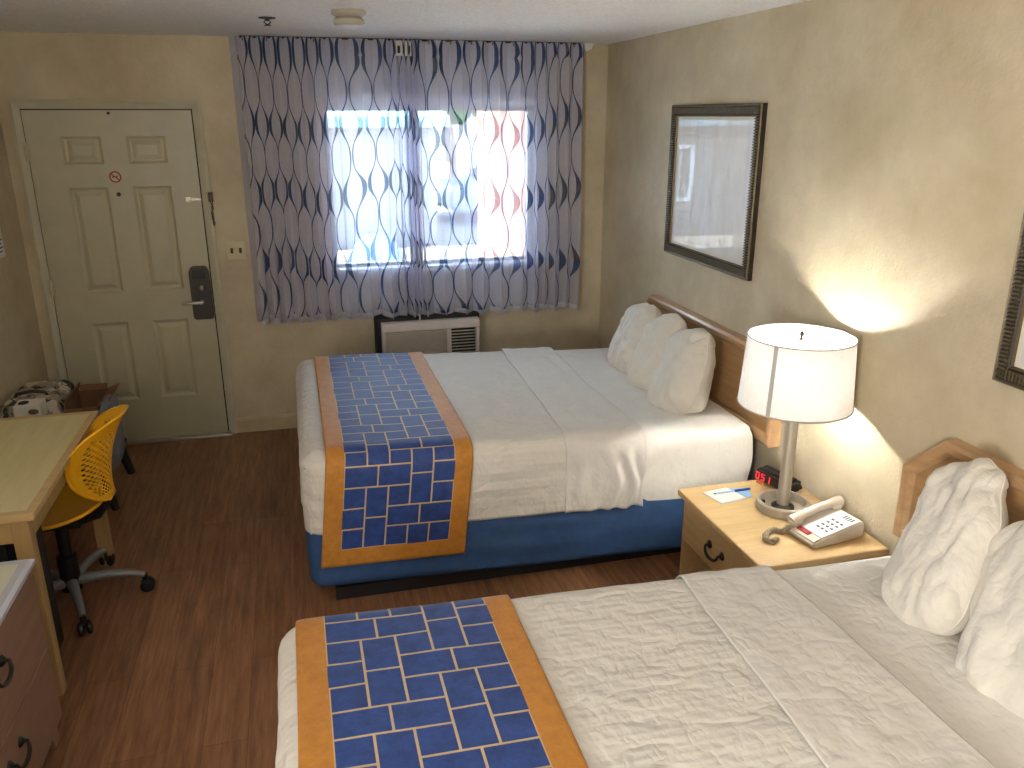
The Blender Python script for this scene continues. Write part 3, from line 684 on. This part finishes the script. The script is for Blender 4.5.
def headboard(y0, y1, label):
    zt_, zb_, cy, cz = .985, .56, .165, .155
    root = thing('headboard', label, 'headboard', (2.03, (y0 + y1) / 2, zb_))
    def outline(i): return [(y0 + i, zb_ + i), (y1 - i, zb_ + i), (y1 - i, zt_ - cz - i * .4), (y1 - cy - i * .4, zt_ - i), (y0 + cy + i * .4, zt_ - i), (y0 + i, zt_ - cz - i * .4)]
    obj('panel', prism(B(), outline(.035), 0, 2.012, 2.045), 'hb', root)
    b = B(); A = outline(0); I = outline(.05); I2 = outline(.04)
    lay = [[(2.049, *p) for p in A], [(1.996, *p) for p in A], [(1.988, *p) for p in outline(.012)], [(1.990, *p) for p in outline(.03)], [(1.998, *p) for p in I2], [(2.013, *p) for p in I]]
    R = [[b.verts.new(p) for p in q] for q in lay]
    for a, c in zip(R, R[1:]):
        for k in range(6): b.faces.new((a[k], a[(k + 1) % 6], c[(k + 1) % 6], c[k]))
    obj('border_rail', b, 'hbrail', root, smooth='auto')
    return root
headboard(3.03, 4.56, 'wooden headboard on the wall behind the three pillows')
headboard(.67, 2.205, 'wooden headboard with a cut corner behind the two nearest pillows')

def pillow(label, c, wd, ht, th, az, tilt, roll, seed, group):
    """az: compass angle of the face normal; tilt back from upright"""
    b = B(); n = 44
    def side(sg):
        def pt(i, j):
            u = -1 + 2 * i / (n - 1); v = -1 + 2 * j / (n - 1)
            # finer near the rim
            u = sin(u * pi / 2); v = sin(v * pi / 2)
            pin = 1 - .10 * (1 - abs(v) ** 2) * abs(u) ** 3 * 0; 
            f = 1 - .22 * (u * u * v * v) ** .9; x = u * f * (1 - .08 * v) * wd / 2; y = v * f * ht / 2
            e = max(0, (1 - u ** 4)) ** .55 * max(0, (1 - v ** 4)) ** .55
            bottom = 1.0 + .22 * (-v)
            z = sg * th / 2 * e * bottom
            wq = .010 * nz(u * 2.2 + seed, v * 2.2, sg) + .008 * nz(u * 5 + seed, v * 4, sg * 2 + seed) + .006 * sin(6 * u + 4 * v + seed) * abs(v)
            cr = .012 * (1 - min(1, abs(nz(u * 1.7 + v * .6 + seed, v * 1.3 - u, seed * 2)) * 7)) + .008 * (1 - min(1, abs(nz(u * 3 - v + seed, v * 3, seed + sg)) * 6))
            z += sg * (wq - cr) * min(1, e * 2)
            x += .014 * nz(v * 2.4, seed, 5) * abs(u); y += .014 * nz(u * 2.4, seed, 9) * abs(v)
            y -= .02 * (1 - abs(u)) * (v > 0) * v * .6
            return (x, y, z)
        return pt
    grid(b, n, n, side(1)); grid(b, n, n, side(-1)); bmesh.ops.remove_doubles(b, verts=b.verts[:], dist=.0006)
    nrm = Vector((cos(az) * cos(tilt), sin(az) * cos(tilt), sin(tilt))); xa = Vector((-sin(az), cos(az), 0)); ya = nrm.cross(xa)
    Rm = Matrix((xa, ya, nrm)).transposed().to_4x4() @ Matrix.Rotation(roll, 4, 'Z')
    
    rim_ = [Vector(side(1)(i, j)) for i, j in [(k, 0) for k in range(n)] + [(n - 1, k) for k in range(1, n)] + [(n - 1 - k, n - 1) for k in range(1, n)] + [(0, n - 1 - k) for k in range(1, n - 1)]]
    rim_.append(rim_[0]); tube(b, rim_, .0035, 6, cap=False)
    b.transform(Rm)
    o = obj('pillow', b, 'pillow', None, smooth=True); o.location = c; tag(o, label, 'pillow', group); return o
G = None
pillow('white pillow on the bed beside the window, closest to the window', (1.80, 4.11, .80), .38, .44, .20, radians(180 - 4), radians(20), .25, 1.3, G)
pillow('middle white pillow of the three leaning on the headboard', (1.785, 3.77, .815), .37, .45, .20, radians(180 - 4), radians(22), .28, 4.1, G)
pillow('white pillow closest to the lamp among the three on the far bed', (1.765, 3.45, .82), .38, .45, .20, radians(180 - 4), radians(22), .34, 7.7, G)
pillow('white pillow on the near bed, closest to the nightstand', (1.775, 1.735, .805), .29, .56, .17, radians(180 - 10), radians(32), .45, 2.9, G)
pillow('white pillow on the near bed cut by the right edge of the photo', (1.77, 1.39, .795), .42, .58, .19, radians(180 - 8), radians(31), .50, 5.5, G)

# ------------------------------------------------------------------ nightstand and what stands on it
NZT = .47
ns = thing('nightstand', 'wooden nightstand with one drawer between the two beds', 'nightstand', (1.77, 2.58, 0))
obj('top', box(B(), 1.50, 2.03, 2.245, 2.915, NZT - .028, NZT, bevel=.006), 'ns', ns)
cb = B(); y0, y1 = 2.265, 2.895
box(cb, 1.525, 2.02, y0, y0 + .02, 0, NZT - .028); box(cb, 1.525, 2.02, y1 - .02, y1, 0, NZT - .028); box(cb, 2.0, 2.02, y0 + .02, y1 - .02, .04, NZT - .028); box(cb, 1.53, 2.0, y0 + .02, y1 - .02, .05, .07); box(cb, 1.54, 2.0, y0 + .02, y1 - .02, .235, .25)
obj('carcass', cb, 'nsd', ns)
dr = obj('drawer', box(B(), 1.512, 1.54, y0 + .024, y1 - .024, .255, NZT - .034, bevel=.004), 'nsd', ns)
def bail(cx, cy, cz, wd, nx=-1, ny=0):
    """a bail pull on a face whose outward normal is along x"""
    b = B()
    for s in (-1, 1):
        m_ = Matrix.Translation((cx, cy + s * wd / 2, cz)) @ Matrix.Rotation(nx * pi / 2, 4, 'Y')
        lathe(b, [(0, .012), (.008, .012), (.017, .004), (.018, 0), (0, 0)], seg=14)
        bmesh.ops.transform(b, matrix=m_, verts=b.verts[-14 * 3 - 2:])
        tube(b, [(cx, cy + s * wd / 2, cz), (cx + nx * .022, cy + s * wd / 2, cz)], .005, 8)
    arc = [(cx + nx * (.02 + .008 * sin(a)), cy - wd / 2 * cos(a), cz - .03 * sin(a) ** .8) for a in [pi * k / 12 for k in range(13)]]
    tube(b, arc, [.0045 + .0025 * sin(pi * k / 12) for k in range(13)], 8); return b
obj('handle', bail(1.512, 2.58, .355, .1), 'bronze', dr, smooth='auto')['label'] = 'dark curved drawer handle'

LX, LY = 1.83, 2.635
lp = thing('table_lamp', 'brushed metal table lamp with white drum shade on the nightstand', 'lamp', (LX, LY, NZT))
b = B(); lathe(b, [(0, .006), (.085, .006), (.09, .04), (.1, .04), (.104, .036), (.104, .002), (.1, 0), (0, 0)], (LX, LY, NZT), 40); obj('base', b, 'nickel', lp, smooth='auto')
b = B(); lathe(b, [(.045, 0), (.045, .01), (.03, .018), (.026, .02)], (LX, LY, NZT + .006), 24); obj('collar', b, 'bronze', lp, smooth='auto')
b = B(); lathe(b, [(0, 0), (.025, 0), (.025, .47), (.012, .475), (.012, .53), (0, .53)], (LX, LY, NZT + .012), 24); obj('pole', b, 'nickel', lp, smooth='auto')
sw_ = B(); tube(sw_, [(LX - .06, LY + .05, NZT + .006), (LX - .06, LY + .05, NZT + .022)], .009, 10); obj('switch', sw_, 'black', lp)
ZS0, ZS1, R0, R1 = .925, 1.195, .214, .198
b = B(); lathe(b, [(R0, 0), (R1, ZS1 - ZS0)], (LX, LY, ZS0), 64)
shd = obj('shade', b, 'shade', lp, smooth='auto')
for rr, zz in ((R0, 0), (R1, ZS1 - ZS0)):
    b = B(); ring = [(LX + (rr + .0005) * cos(a), LY + (rr + .0005) * sin(a), ZS0 + zz) for a in [2 * pi * k / 64 for k in range(65)]]; tube(b, ring, .003, 6, cap=False); obj('rim', b, 'gold', shd, smooth=True)
b = B(); a0 = radians(211)
grid(b, 5, 8, lambda i, j: (LX + (R0 + .0012 + (R1 - R0) * j / 7) * cos(a0 + (i - 2) * .02), LY + (R0 + .0012 + (R1 - R0) * j / 7) * sin(a0 + (i - 2) * .02), ZS0 + (ZS1 - ZS0) * j / 7)); obj('seam_band', b, 'gold', shd, smooth=True)
b = B()
for k in range(3): a = k * 2 * pi / 3 + .5; tube(b, [(LX, LY, ZS1 - .02), (LX + R1 * cos(a), LY + R1 * sin(a), ZS1 - .006)], .002, 6)
lathe(b, [(0, -.02), (.012, -.02), (.012, -.012), (0, -.012)], (LX, LY, ZS1), 12); obj('spider', b, 'nickel', shd)
b = B(); lathe(b, [(0, -.014), (.006, -.012), (.004, .0), (.009, .008), (.006, .018), (0, .022)], (LX, LY, ZS1), 12); obj('finial', b, 'bronze', shd, smooth=True)
b = B(); ball(b, (LX, LY, 1.06), .036, scale=(1, 1, 1.25)); obj('bulb', b, emit('bulb_glass', (1, .95, .86, 1), 335), lp, smooth=True)

ck = thing('alarm_clock', 'black alarm clock with red digits behind the lamp pole', 'clock', (1.935, 2.835, NZT), radians(14))
b = B(); prism(b, [(-.045, .0), (.05, 0), (.05, .03), (.03, .058), (-.01, .066), (-.04, .058), (-.052, .03)], 1, -.1, .1)
bmesh.ops.bevel(b, geom=b.edges[:], offset=.016, segments=4, affect='EDGES'); obj('body', b, 'black', ck, smooth='auto', world=False)
b = B(); box(b, -.0545, -.044, -.075, .075, .014, .056, bevel=.003); obj('display', b, 'lockdark', ck, world=False)
def seg7(b, ch_, y, z, hh, ww):
    on = {'0': 'abcdef', '5': 'afgcd', '1': 'bc'}[ch_]; t = .0026
    S_ = dict(a=(0, hh, ww, 0), g=(0, hh / 2, ww, 0), d=(0, 0, ww, 0), f=(0, hh / 2, 0, hh / 2), b=(ww, hh / 2, 0, hh / 2), e=(0, 0, 0, hh / 2), c=(ww, 0, 0, hh / 2))
    for k in on:
        oy, oz, ly, lz = S_[k]; sl = .12
        y0_ = y - oy - (oz * sl) ; y1_ = y0_ - ly
        box(b, -.0565, -.0545, min(y0_, y1_) - t / 2, max(y0_, y1_) + t / 2, z + oz - t / 2, z + oz + lz + t / 2)
b = B()
for k, q in enumerate('051'):
    b = B(); seg7(b, q, .078 - k * .03, .02, .028, .016); obj('digit', b, 'led', ck, world=False)['label'] = 'glowing red digit'
obj('button', box(B(), -.066, -.05, .03, .066, .002, .011, bevel=.003), 'orange', ck, world=False)

pd = B(); px = [(1.585, 2.852), (1.69, 2.845), (1.715, 2.725), (1.605, 2.722)]
prism(pd, [(1.582, 2.845), (1.70, 2.862), (1.735, 2.752), (1.61, 2.73)], 2, NZT, NZT + .006)
tag(obj('notepad', pd, 'paper'), 'small white notepad lying on the nightstand', 'notepad')
tag(obj('blue_card', prism(B(), [(1.70, 2.868), (1.79, 2.838), (1.772, 2.765), (1.742, 2.762)], 2, NZT, NZT + .002), 'pblue'), 'pale blue card beside the white notepad', 'card')
pn = thing('pen', 'blue and clear pen lying across the notepad', 'pen', (1.70, 2.80, NZT + .01))
A_, B_ = Vector((1.622, 2.812, NZT + .0105)), Vector((1.79, 2.822, NZT + .0085))
b = B(); tube(b, [A_, A_.lerp(B_, .55)], .0042, 8); obj('barrel', b, 'penw', pn, smooth='auto')
b = B(); tube(b, [A_.lerp(B_, .55), B_], [.0056, .005], 8); obj('cap', b, 'pen', pn, smooth='auto')
b = B(); tube(b, [A_ - (B_ - A_) * .05, A_], [.001, .004], 8); obj('tip', b, 'pen', pn, smooth='auto')

# telephone: local x runs from the front-left corner along the front edge, y to the back
tp = thing('telephone', 'beige desk telephone with a handset on the nightstand near corner', 'telephone', (1.862, 2.405, NZT), radians(-90 + 8))
b = B(); prism(b, [(-.125, .008), (-.125, .026), (-.112, .032), (.105, .07), (.122, .06), (.122, .008), (.11, 0), (-.112, 0)], 0, -.082, .082)
bmesh.ops.bevel(b, geom=b.edges[:], offset=.007, segments=3, affect='EDGES'); obj('base', b, 'beige', tp, smooth='auto', world=False)
def on_top(x, y, dz=0): return (x, y, .032 + (y + .112) * .038 / .217 + dz)
TM = Matrix.Translation(on_top(0, 0)) @ Matrix.Rotation(math.atan2(.038, .217), 4, 'X')
obj('face_plate', box(B(), -.024, .076, -.085, .1, -.001, .003, bevel=.001, mtx=TM), 'paper', tp, world=False)
for r_i in range(4):
    for c_i in range(3):
        obj('key', box(B(), .004 + c_i * .022, .016 + c_i * .022, -.045 + r_i * .024, -.037 + r_i * .024, .002, .006, bevel=.0015, mtx=TM), 'gray', tp, world=False)
b = B()
for k in range(4): box(b, .02 + k * .012, .026 + k * .012, .066, .09, .003, .0036, mtx=TM)
obj('speed_dial_print', b, 'ink', tp, world=False)
obj('red_label', box(B(), -.03, .03, -.108, -.088, .0, .0036, bevel=.0005, mtx=TM), 'red', tp, world=False)
hp = B(); pts = []; rad = []
for k in range(25):
    t = k / 24; y = -.115 + .23 * t; arch = .012 * sin(pi * t) ** .7; pts.append(on_top(-.052, y, .02 + arch)); e = abs(t - .5) * 2; rad.append(.0165 + .008 * max(0, e - .5) / .5)
tube(hp, pts, rad, 14)
for y in (-.093, .093): ball(hp, on_top(-.052, y, .013), .027, scale=(1, 1.05, .6))
hd = obj('handset', hp, 'beige', tp, smooth='auto', world=False)
# coiled cord
b = B(); ctrl = [Vector(p) for p in ((-.05, -.12, .03), (-.06, -.15, .012), (-.085, -.165, .013), (-.075, -.2, .014), (-.06, -.225, .014), (-.035, -.245, .013), (-.01, -.235, .013), (-.02, -.21, .014))]
path = []
for k in range(len(ctrl) - 1):
    for q in range(40): path.append(ctrl[k].lerp(ctrl[k + 1], q / 40))
co = [p + Vector((0, .009 * cos(i * .75), .009 * sin(i * .75))) + Vector((.006 * cos(i * .75), 0, 0)) for i, p in enumerate(path)]
tube(b, co, .003, 6); obj('coiled_cord', b, 'cord', tp, smooth=True, world=False)
b = B(); tube(b, [(1.86, 2.49, NZT + .01), (1.9, 2.52, NZT + .006), (1.96, 2.53, NZT + .006), (2.03, 2.5, NZT + .004)], .0035, 6); tag(obj('phone_line', b, 'black', None, smooth=True), 'thin black wire behind the telephone and lamp', 'wire')

# ------------------------------------------------------------------ framed pictures on the right wall
def picture(y0, y1, z0, z1, label):
    root = thing('framed_picture', label, 'picture', (XR, (y0 + y1) / 2, (z0 + z1) / 2)); fw = .058
    b = B()
    def ringv(i, x): return [b.verts.new((x, y, z)) for y, z in ((y0 + i, z0 + i), (y1 - i, z0 + i), (y1 - i, z1 - i), (y0 + i, z1 - i))]
    prof = [(0, XR), (0, XR - .024), (.006, XR - .03), (.012, XR - .026), (.016, XR - .022), (.03, XR - .03), (.046, XR - .024), (.05, XR - .02), (.054, XR - .022), (fw, XR - .012)]
    R = [ringv(i, x) for i, x in prof]
    for q, (a, c) in enumerate(zip(R, R[1:])):
        for k in range(4):
            f = b.faces.new((a[k], a[(k + 1) % 4], c[(k + 1) % 4], c[k])); f.material_index = 1 if q in (1, 2, 7, 8) else 0
    obj('frame', b, ['frame', 'framehi'], root)
    b = B()   # fine ribs across the moulding
    for ya, yb, ax in ((y0 + .02, y1 - .02, 'y'),):
        y = ya
        while y < yb:
            for zc_ in (z0 + .031, z1 - .031): box(b, XR - .0335, XR - .02, y, y + .006, zc_ - .015, zc_ + .015)
            y += .0125
        z = z0 + .02
        while z < z1 - .02:
            for yc in (y0 + .031, y1 - .031): box(b, XR - .0335, XR - .02, yc - .015, yc + .015, z, z + .006)
            z += .0125
    obj('ribbing', b, 'framehi', root)
    obj('mount', box(B(), XR - .012, XR - .004, y0 + fw - .004, y1 - fw + .004, z0 + fw - .004, z1 - fw + .004), 'mount', root)
    obj('print', box(B(), XR - .0135, XR - .0115, y0 + fw + .014, y1 - fw - .014, z0 + fw + .014, z1 - fw - .014), 'print', root)
picture(3.385, 4.298, 1.256, 2.045, 'ribbed dark framed picture above the three far pillows')
picture(1.02, 1.935, 1.225, 2.014, 'ribbed dark framed picture above the near bed at photo edge')

# ------------------------------------------------------------------ desk, chair, dresser
DT = .74
dk = thing('desk', 'light wooden desk against the left wall by the yellow chair', 'desk', (-1.22, 3.29, 0))
dx0, dx1, dy0, dy1 = XL + .005, -.915, 2.775, 3.805
obj('tabletop', box(B(), dx0, dx1 - .03, dy0 + .03, dy1 - .03, DT - .03, DT, bevel=.002), 'desk', dk)
b = B(); prof = [(0, 0), (.03, 0), (.03, -.004), (.024, -.03), (0, -.034)]
pth = [(dx0, dy0 + .03, 0, -1), (dx1 - .03, dy0 + .03, 1, -1), (dx1 - .03, dy1 - .03, 1, 1), (dx0, dy1 - .03, 0, 1)]
R = [[b.verts.new((x + p * sx_, y + p * sy_, DT + z)) for p, z in prof] for x, y, sx_, sy_ in pth]
for a, c in zip(R, R[1:]):
    for k in range(5): b.faces.new((a[k], a[(k + 1) % 5], c[(k + 1) % 5], c[k]))
b.faces.new(R[0]); b.faces.new(R[-1][::-1]); obj('edge_band', b, 'ns', dk)
lx1 = dx1 - .03
for x, y in ((lx1 - .055, dy0 + .02), (lx1 - .055, dy1 - .075), (dx0 + .02, dy0 + .02), (dx0 + .02, dy1 - .075)):
    obj('leg', box(B(), x, x + .055, y, y + .055, 0, DT - .034, bevel=.004), 'deskleg', dk)
b = B(); box(b, lx1 - .025, lx1 - .004, dy0 + .075, dy1 - .075, DT - .115, DT - .034); obj('front_apron', b, 'deskleg', dk)
for y in (dy0 + .026, dy1 - .05): obj('side_apron', box(B(), dx0 + .075, lx1 - .055, y, y + .02, DT - .115, DT - .034), 'deskleg', dk)
obj('back_panel', box(B(), dx0 + .02, dx0 + .036, dy0 + .075, dy1 - .075, .3, DT - .034), 'deskleg', dk)

ch = thing('office_chair', 'yellow perforated plastic office chair on casters tucked at the desk', 'chair', (-1.05, 3.46, 0), radians(-2))
def backsurf(u, v):
    """u -1..1 across, v 0..1 up; local +x is behind the sitter"""
    q = 2 * v - 1; wv = (.192 - .03 * (1 - v) ** 1.5) * max(0, 1 - abs(q) ** 2.5) ** .5
    y = u * wv
    x = .225 + .085 * v - .03 * sin(v * pi) - .80 * (y ** 2) / .21 + .02 * v * v
    z = .475 + .40 * v - .03 * (1 - v) * 0 - .02 * (abs(u) ** 2) * (v > .5) * (v - .5) * 2
    return Vector((x, y, z))
def backrest():
    b = B(); nu, nv = 31, 35
    V = grid(b, nu, nv, lambda i, j: backsurf(-1 + 2 * i / (nu - 1), .012 + .976 * j / (nv - 1)))
    b.faces.ensure_lookup_table(); sel = []
    for i in range(3, nu - 4):
        for j in range(3, nv - 9):
            if (i + j) % 2 == 0 and abs((i - (nu - 1) / 2) / (nu / 2)) < .84: sel.append(b.faces[i * (nv - 1) + j])
    bmesh.ops.inset_individual(b, faces=sel, thickness=.0016)
    bmesh.ops.delete(b, geom=sel, context='FACES'); return b
obj('backrest', backrest(), 'yellow', ch, smooth=True, world=False, mods=[('SOLIDIFY', dict(thickness=.0025, offset=0))])['label'] = 'curved yellow backrest full of small holes'
b = B(); rim = [backsurf(-1, .012 + .976 * k / 40) for k in range(41)] + [backsurf(1, .988 - .976 * k / 40) for k in range(41)]; rim.append(rim[0]); tube(b, rim, .006, 8, cap=False); obj('back_rim', b, 'yellow', ch, smooth=True, world=False)
def seatpt(i, j):
    u = -1 + 2 * i / 30; v = -1 + 2 * j / 30; uu = u * sqrt(1 - v * v / 2); vv = v * sqrt(1 - u * u / 2)
    return Vector((uu * .20 - .02, vv * .205, .435 - .02 * (1 - uu * uu - vv * vv) + (.03 * uu ** 2 if uu > 0 else -.03 * uu ** 2) + .015 * vv * vv))
b = B(); grid(b, 31, 31, seatpt); obj('seat', b, 'yellow', ch, smooth=True, world=False, mods=[('SOLIDIFY', dict(thickness=.014, offset=0))])
b = B(); tube(b, [(-.05, 0, .39), (.08, 0, .38), (.15, 0, .40), (.19, 0, .45), (.2, 0, .5)], [.022, .024, .024, .02, .014], 10); box(b, -.1, .1, -.08, .08, .375, .41, bevel=.01); obj('back_bracket', b, 'black', ch, smooth='auto', world=False)
b = B(); lathe(b, [(0, .06), (.04, .06), (.04, .22), (.026, .225), (.026, .38), (0, .38)], seg=20); obj('gas_column', b, 'black', ch, smooth='auto', world=False)
for k in range(5):
    a = radians(2 + 2 + 72 * k); d = Vector((cos(a), sin(a), 0)); n_ = Vector((-sin(a), cos(a), 0))
    b = B(); tube(b, [d * .03 + Vector((0, 0, .1)), d * .15 + Vector((0, 0, .105)), d * .24 + Vector((0, 0, .095)), d * .29 + Vector((0, 0, .078))], [.024, .019, .016, .013], 10); lg = obj('base_arm', b, 'gray', ch, smooth='auto', world=False)
    b = B()
    for s in (-.016, .016):
        st_ = len(b.verts); lathe(b, [(0, -.01), (.02, -.01), (.028, -.006), (.028, .006), (.02, .01), (0, .01)], seg=18); b.verts.ensure_lookup_table()
        vs = b.verts[st_:]; bmesh.ops.transform(b, matrix=Matrix.Translation(d * .295 + n_ * s + Vector((0, 0, .028))) @ Matrix.Rotation(a, 4, 'Z') @ Matrix.Rotation(pi / 2, 4, 'X'), verts=vs)
    tube(b, [d * .29 + Vector((0, 0, .03)), d * .29 + Vector((0, 0, .082))], .012, 8); obj('caster', b, 'tyre', lg, smooth='auto', world=False)

fr = thing('black_box', 'plain black box under the wooden desk', 'box', (-1.3, 3.03, 0))  # plain black block filling the dark area under the desk
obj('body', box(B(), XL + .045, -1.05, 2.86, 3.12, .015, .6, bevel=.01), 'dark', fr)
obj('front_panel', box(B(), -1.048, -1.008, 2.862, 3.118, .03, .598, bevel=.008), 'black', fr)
ds = thing('dresser', 'brown dresser with pale top beside the desk at the photo edge', 'dresser', (-1.2, 2.15, 0))
DRX, DY0, DY1, DRZ = -.885, 1.72, 2.6, .668
obj('body', box(B(), XL + .005, DRX - .012, DY0 + .01, DY1 - .01, .075, DRZ - .03), 'dresser', ds)
obj('top', box(B(), XL + .005, DRX - .03, DY0 + .03, DY1 - .03, DRZ - .029, DRZ, bevel=.002), 'dtop', ds)
b = B(); pth = [(XL + .005, DY0 + .03, 0, -1), (DRX - .03, DY0 + .03, 1, -1), (DRX - .03, DY1 - .03, 1, 1), (XL + .005, DY1 - .03, 0, 1)]; prof = [(0, 0), (.022, 0), (.034, -.008), (.034, -.022), (.026, -.03), (0, -.03)]
R = [[b.verts.new((x + p * sx_, y + p * sy_, DRZ + z)) for p, z in prof] for x, y, sx_, sy_ in pth]
for a, c in zip(R, R[1:]):
    for k in range(6): b.faces.new((a[k], a[(k + 1) % 6], c[(k + 1) % 6], c[k]))
b.faces.new(R[0]); b.faces.new(R[-1][::-1]); obj('top_edging', b, 'dedge', ds)
for z0, z1 in ((.085, .355), (.36, .63)):
    d_o = obj('drawer', box(B(), DRX - .03, DRX, DY0 + .02, DY1 - .02, z0, z1, bevel=.004), 'dresser', ds)
    obj('handle', bail(DRX, 2.17, (z0 + z1) / 2 + .06, .1, 1), 'bronze', d_o, smooth='auto')
for y in (DY1 - .1, DY0 + .03):
    obj('foot', prism(B(), [(y, .075), (y + .07, .075), (y + .065, 0), (y + .02, 0)], 0, DRX - .09, DRX - .02), 'dresser', ds)
obj('plinth', box(B(), XL + .03, DRX - .05, DY0 + .04, DY1 - .11, 0, .076), 'black', ds)

# ------------------------------------------------------------------ things piled on a low stand behind the desk
ls = thing('luggage_stand', 'low black stand carrying bags behind the desk near the door', 'stand', (-1.26, 4.6, 0))
obj('top', box(B(), -1.5, -1.045, 4.32, 4.86, .19, .215, bevel=.005), 'black', ls)
for sx_, sy_ in ((1, -1), (1, 1), (-1, -1), (-1, 1)):
    cx, cy = -1.285 + sx_ * .2, 4.59 + sy_ * .23
    b = B(); tube(b, [(cx, cy, .195), (cx + sx_ * .045, cy + sy_ * .01, 0)], [.03, .02], 10); obj('leg', b, 'black', ls, smooth='auto')
def soft(x0, x1, y0, y1, z0, z1, e, amp, seed, n=26):
    b = B(); bmesh.ops.create_cube(b, size=2); bmesh.ops.subdivide_edges(b, edges=b.edges[:], cuts=n, use_grid_fill=True)
    for v in b.verts:
        p = v.co.copy(); L = (abs(p.x) ** e + abs(p.y) ** e + abs(p.z) ** e) ** (1 / e); p /= L
        q = Vector(((x0 + x1) / 2 + p.x * (x1 - x0) / 2, (y0 + y1) / 2 + p.y * (y1 - y0) / 2, (z0 + z1) / 2 + p.z * (z1 - z0) / 2))
        f = amp * (nz(q.x * 9, q.y * 9, q.z * 9 + seed) + .5 * nz(q.x * 22, q.y * 22, q.z * 22 + seed))
        if p.z > -.9: q += p.normalized() * f
        v.co = q
    return b
cb_ = thing('camouflage_bag', 'camouflage cloth bag piled behind the desk by the left wall', 'bag', (-1.39, 4.6, .215))
obj('body', soft(-1.525, -1.225, 4.36, 4.82, .217, .625, 5, .012, 3), 'camo', cb_, smooth=True)
b = B(); tube(b, [(-1.47, 4.5, .6), (-1.45, 4.5, .635), (-1.38, 4.5, .645), (-1.32, 4.5, .635), (-1.3, 4.5, .6)], .009, 8); obj('strap', b, 'lock', cb_, smooth=True)
wb = thing('white_carton', 'small white carton with two dark oval holes behind the desk', 'box', (-1.30, 4.30, .55))
# carton rests on the folded front of the camouflage bag
fb = thing('folded_cloth', 'dark folded cloth under the white carton behind the desk', 'cloth', (-1.3, 4.29, .0))
obj('stack', soft(-1.42, -1.19, 4.2, 4.345, 0, .572, 8, .004, 8, 14), 'lock', fb, smooth=True)
obj('body', box(B(), -1.395, -1.276, 4.235, 4.345, .573, .652, bevel=.004), 'white', wb)
def oval(c, rx_, rz_, axis):
    b = B(); n = 20
    pts = [(rx_ * cos(2 * pi * k / n), rz_ * sin(2 * pi * k / n)) for k in range(n)]
    if axis == 1: prism(b, [(c[0] + p, c[2] + q) for p, q in pts], 1, c[1] - .0015, c[1] + .001)
    else: prism(b, [(c[0] + p, c[1] + q) for p, q in pts], 2, c[2] - .001, c[2] + .0015)
    return b
obj('hole', oval((-1.308, 4.235, .618), .024, .014, 1), 'card', wb); obj('hole', oval((-1.36, 4.285, .652), .024, .03, 2), 'dark', wb)
cx_ = thing('cardboard_box', 'brown cardboard box with open flaps behind the yellow chair', 'box', (-1.12, 4.55, .215))
b = B(); x0, x1, y0, y1, z0, z1 = -1.215, -1.055, 4.38, 4.70, .217, .57; t_ = .005
box(b, x0, x1, y0, y1, z0, z0 + t_); box(b, x0, x0 + t_, y0, y1, z0 + t_, z1); box(b, x1 - t_, x1, y0, y1, z0 + t_, z1); box(b, x0 + t_, x1 - t_, y0, y0 + t_, z0 + t_, z1); box(b, x0 + t_, x1 - t_, y1 - t_, y1, z0 + t_, z1)
obj('carton', b, 'card', cx_)
obj('flap', box(B(), x0, x0 + t_, y0, y1, 0, .05, mtx=Matrix.Translation((x0, 0, z1)) @ Matrix.Rotation(radians(14), 4, 'Y') @ Matrix.Translation((-x0, 0, 0))), 'card', cx_)
obj('flap', box(B(), x1 - t_, x1, y0, y1, 0, .06, mtx=Matrix.Translation((x1, 0, z1)) @ Matrix.Rotation(radians(68), 4, 'Y') @ Matrix.Translation((-x1, 0, 0))), 'card', cx_)
obj('flap', box(B(), x0 + .01, x1 - .01, y1 - t_, y1, 0, .03, mtx=Matrix.Translation((0, y1, z1)) @ Matrix.Rotation(radians(-20), 4, 'X') @ Matrix.Translation((0, -y1, 0))), 'card', cx_)
gb = thing('gray_bag', 'soft gray cloth bag standing beside the cardboard box near the door', 'bag', (-1.02, 4.45, .0))
obj('body', soft(-1.052, -.985, 4.26, 4.6, .225, .6, 3.2, .012, 5), 'bag', gb, smooth=True)
b = B(); tube(b, [(-1.0, 4.28, .40), (-.985, 4.28, .46), (-.995, 4.28, .53)], .010, 8); obj('strap', b, 'black', gb, smooth=True)
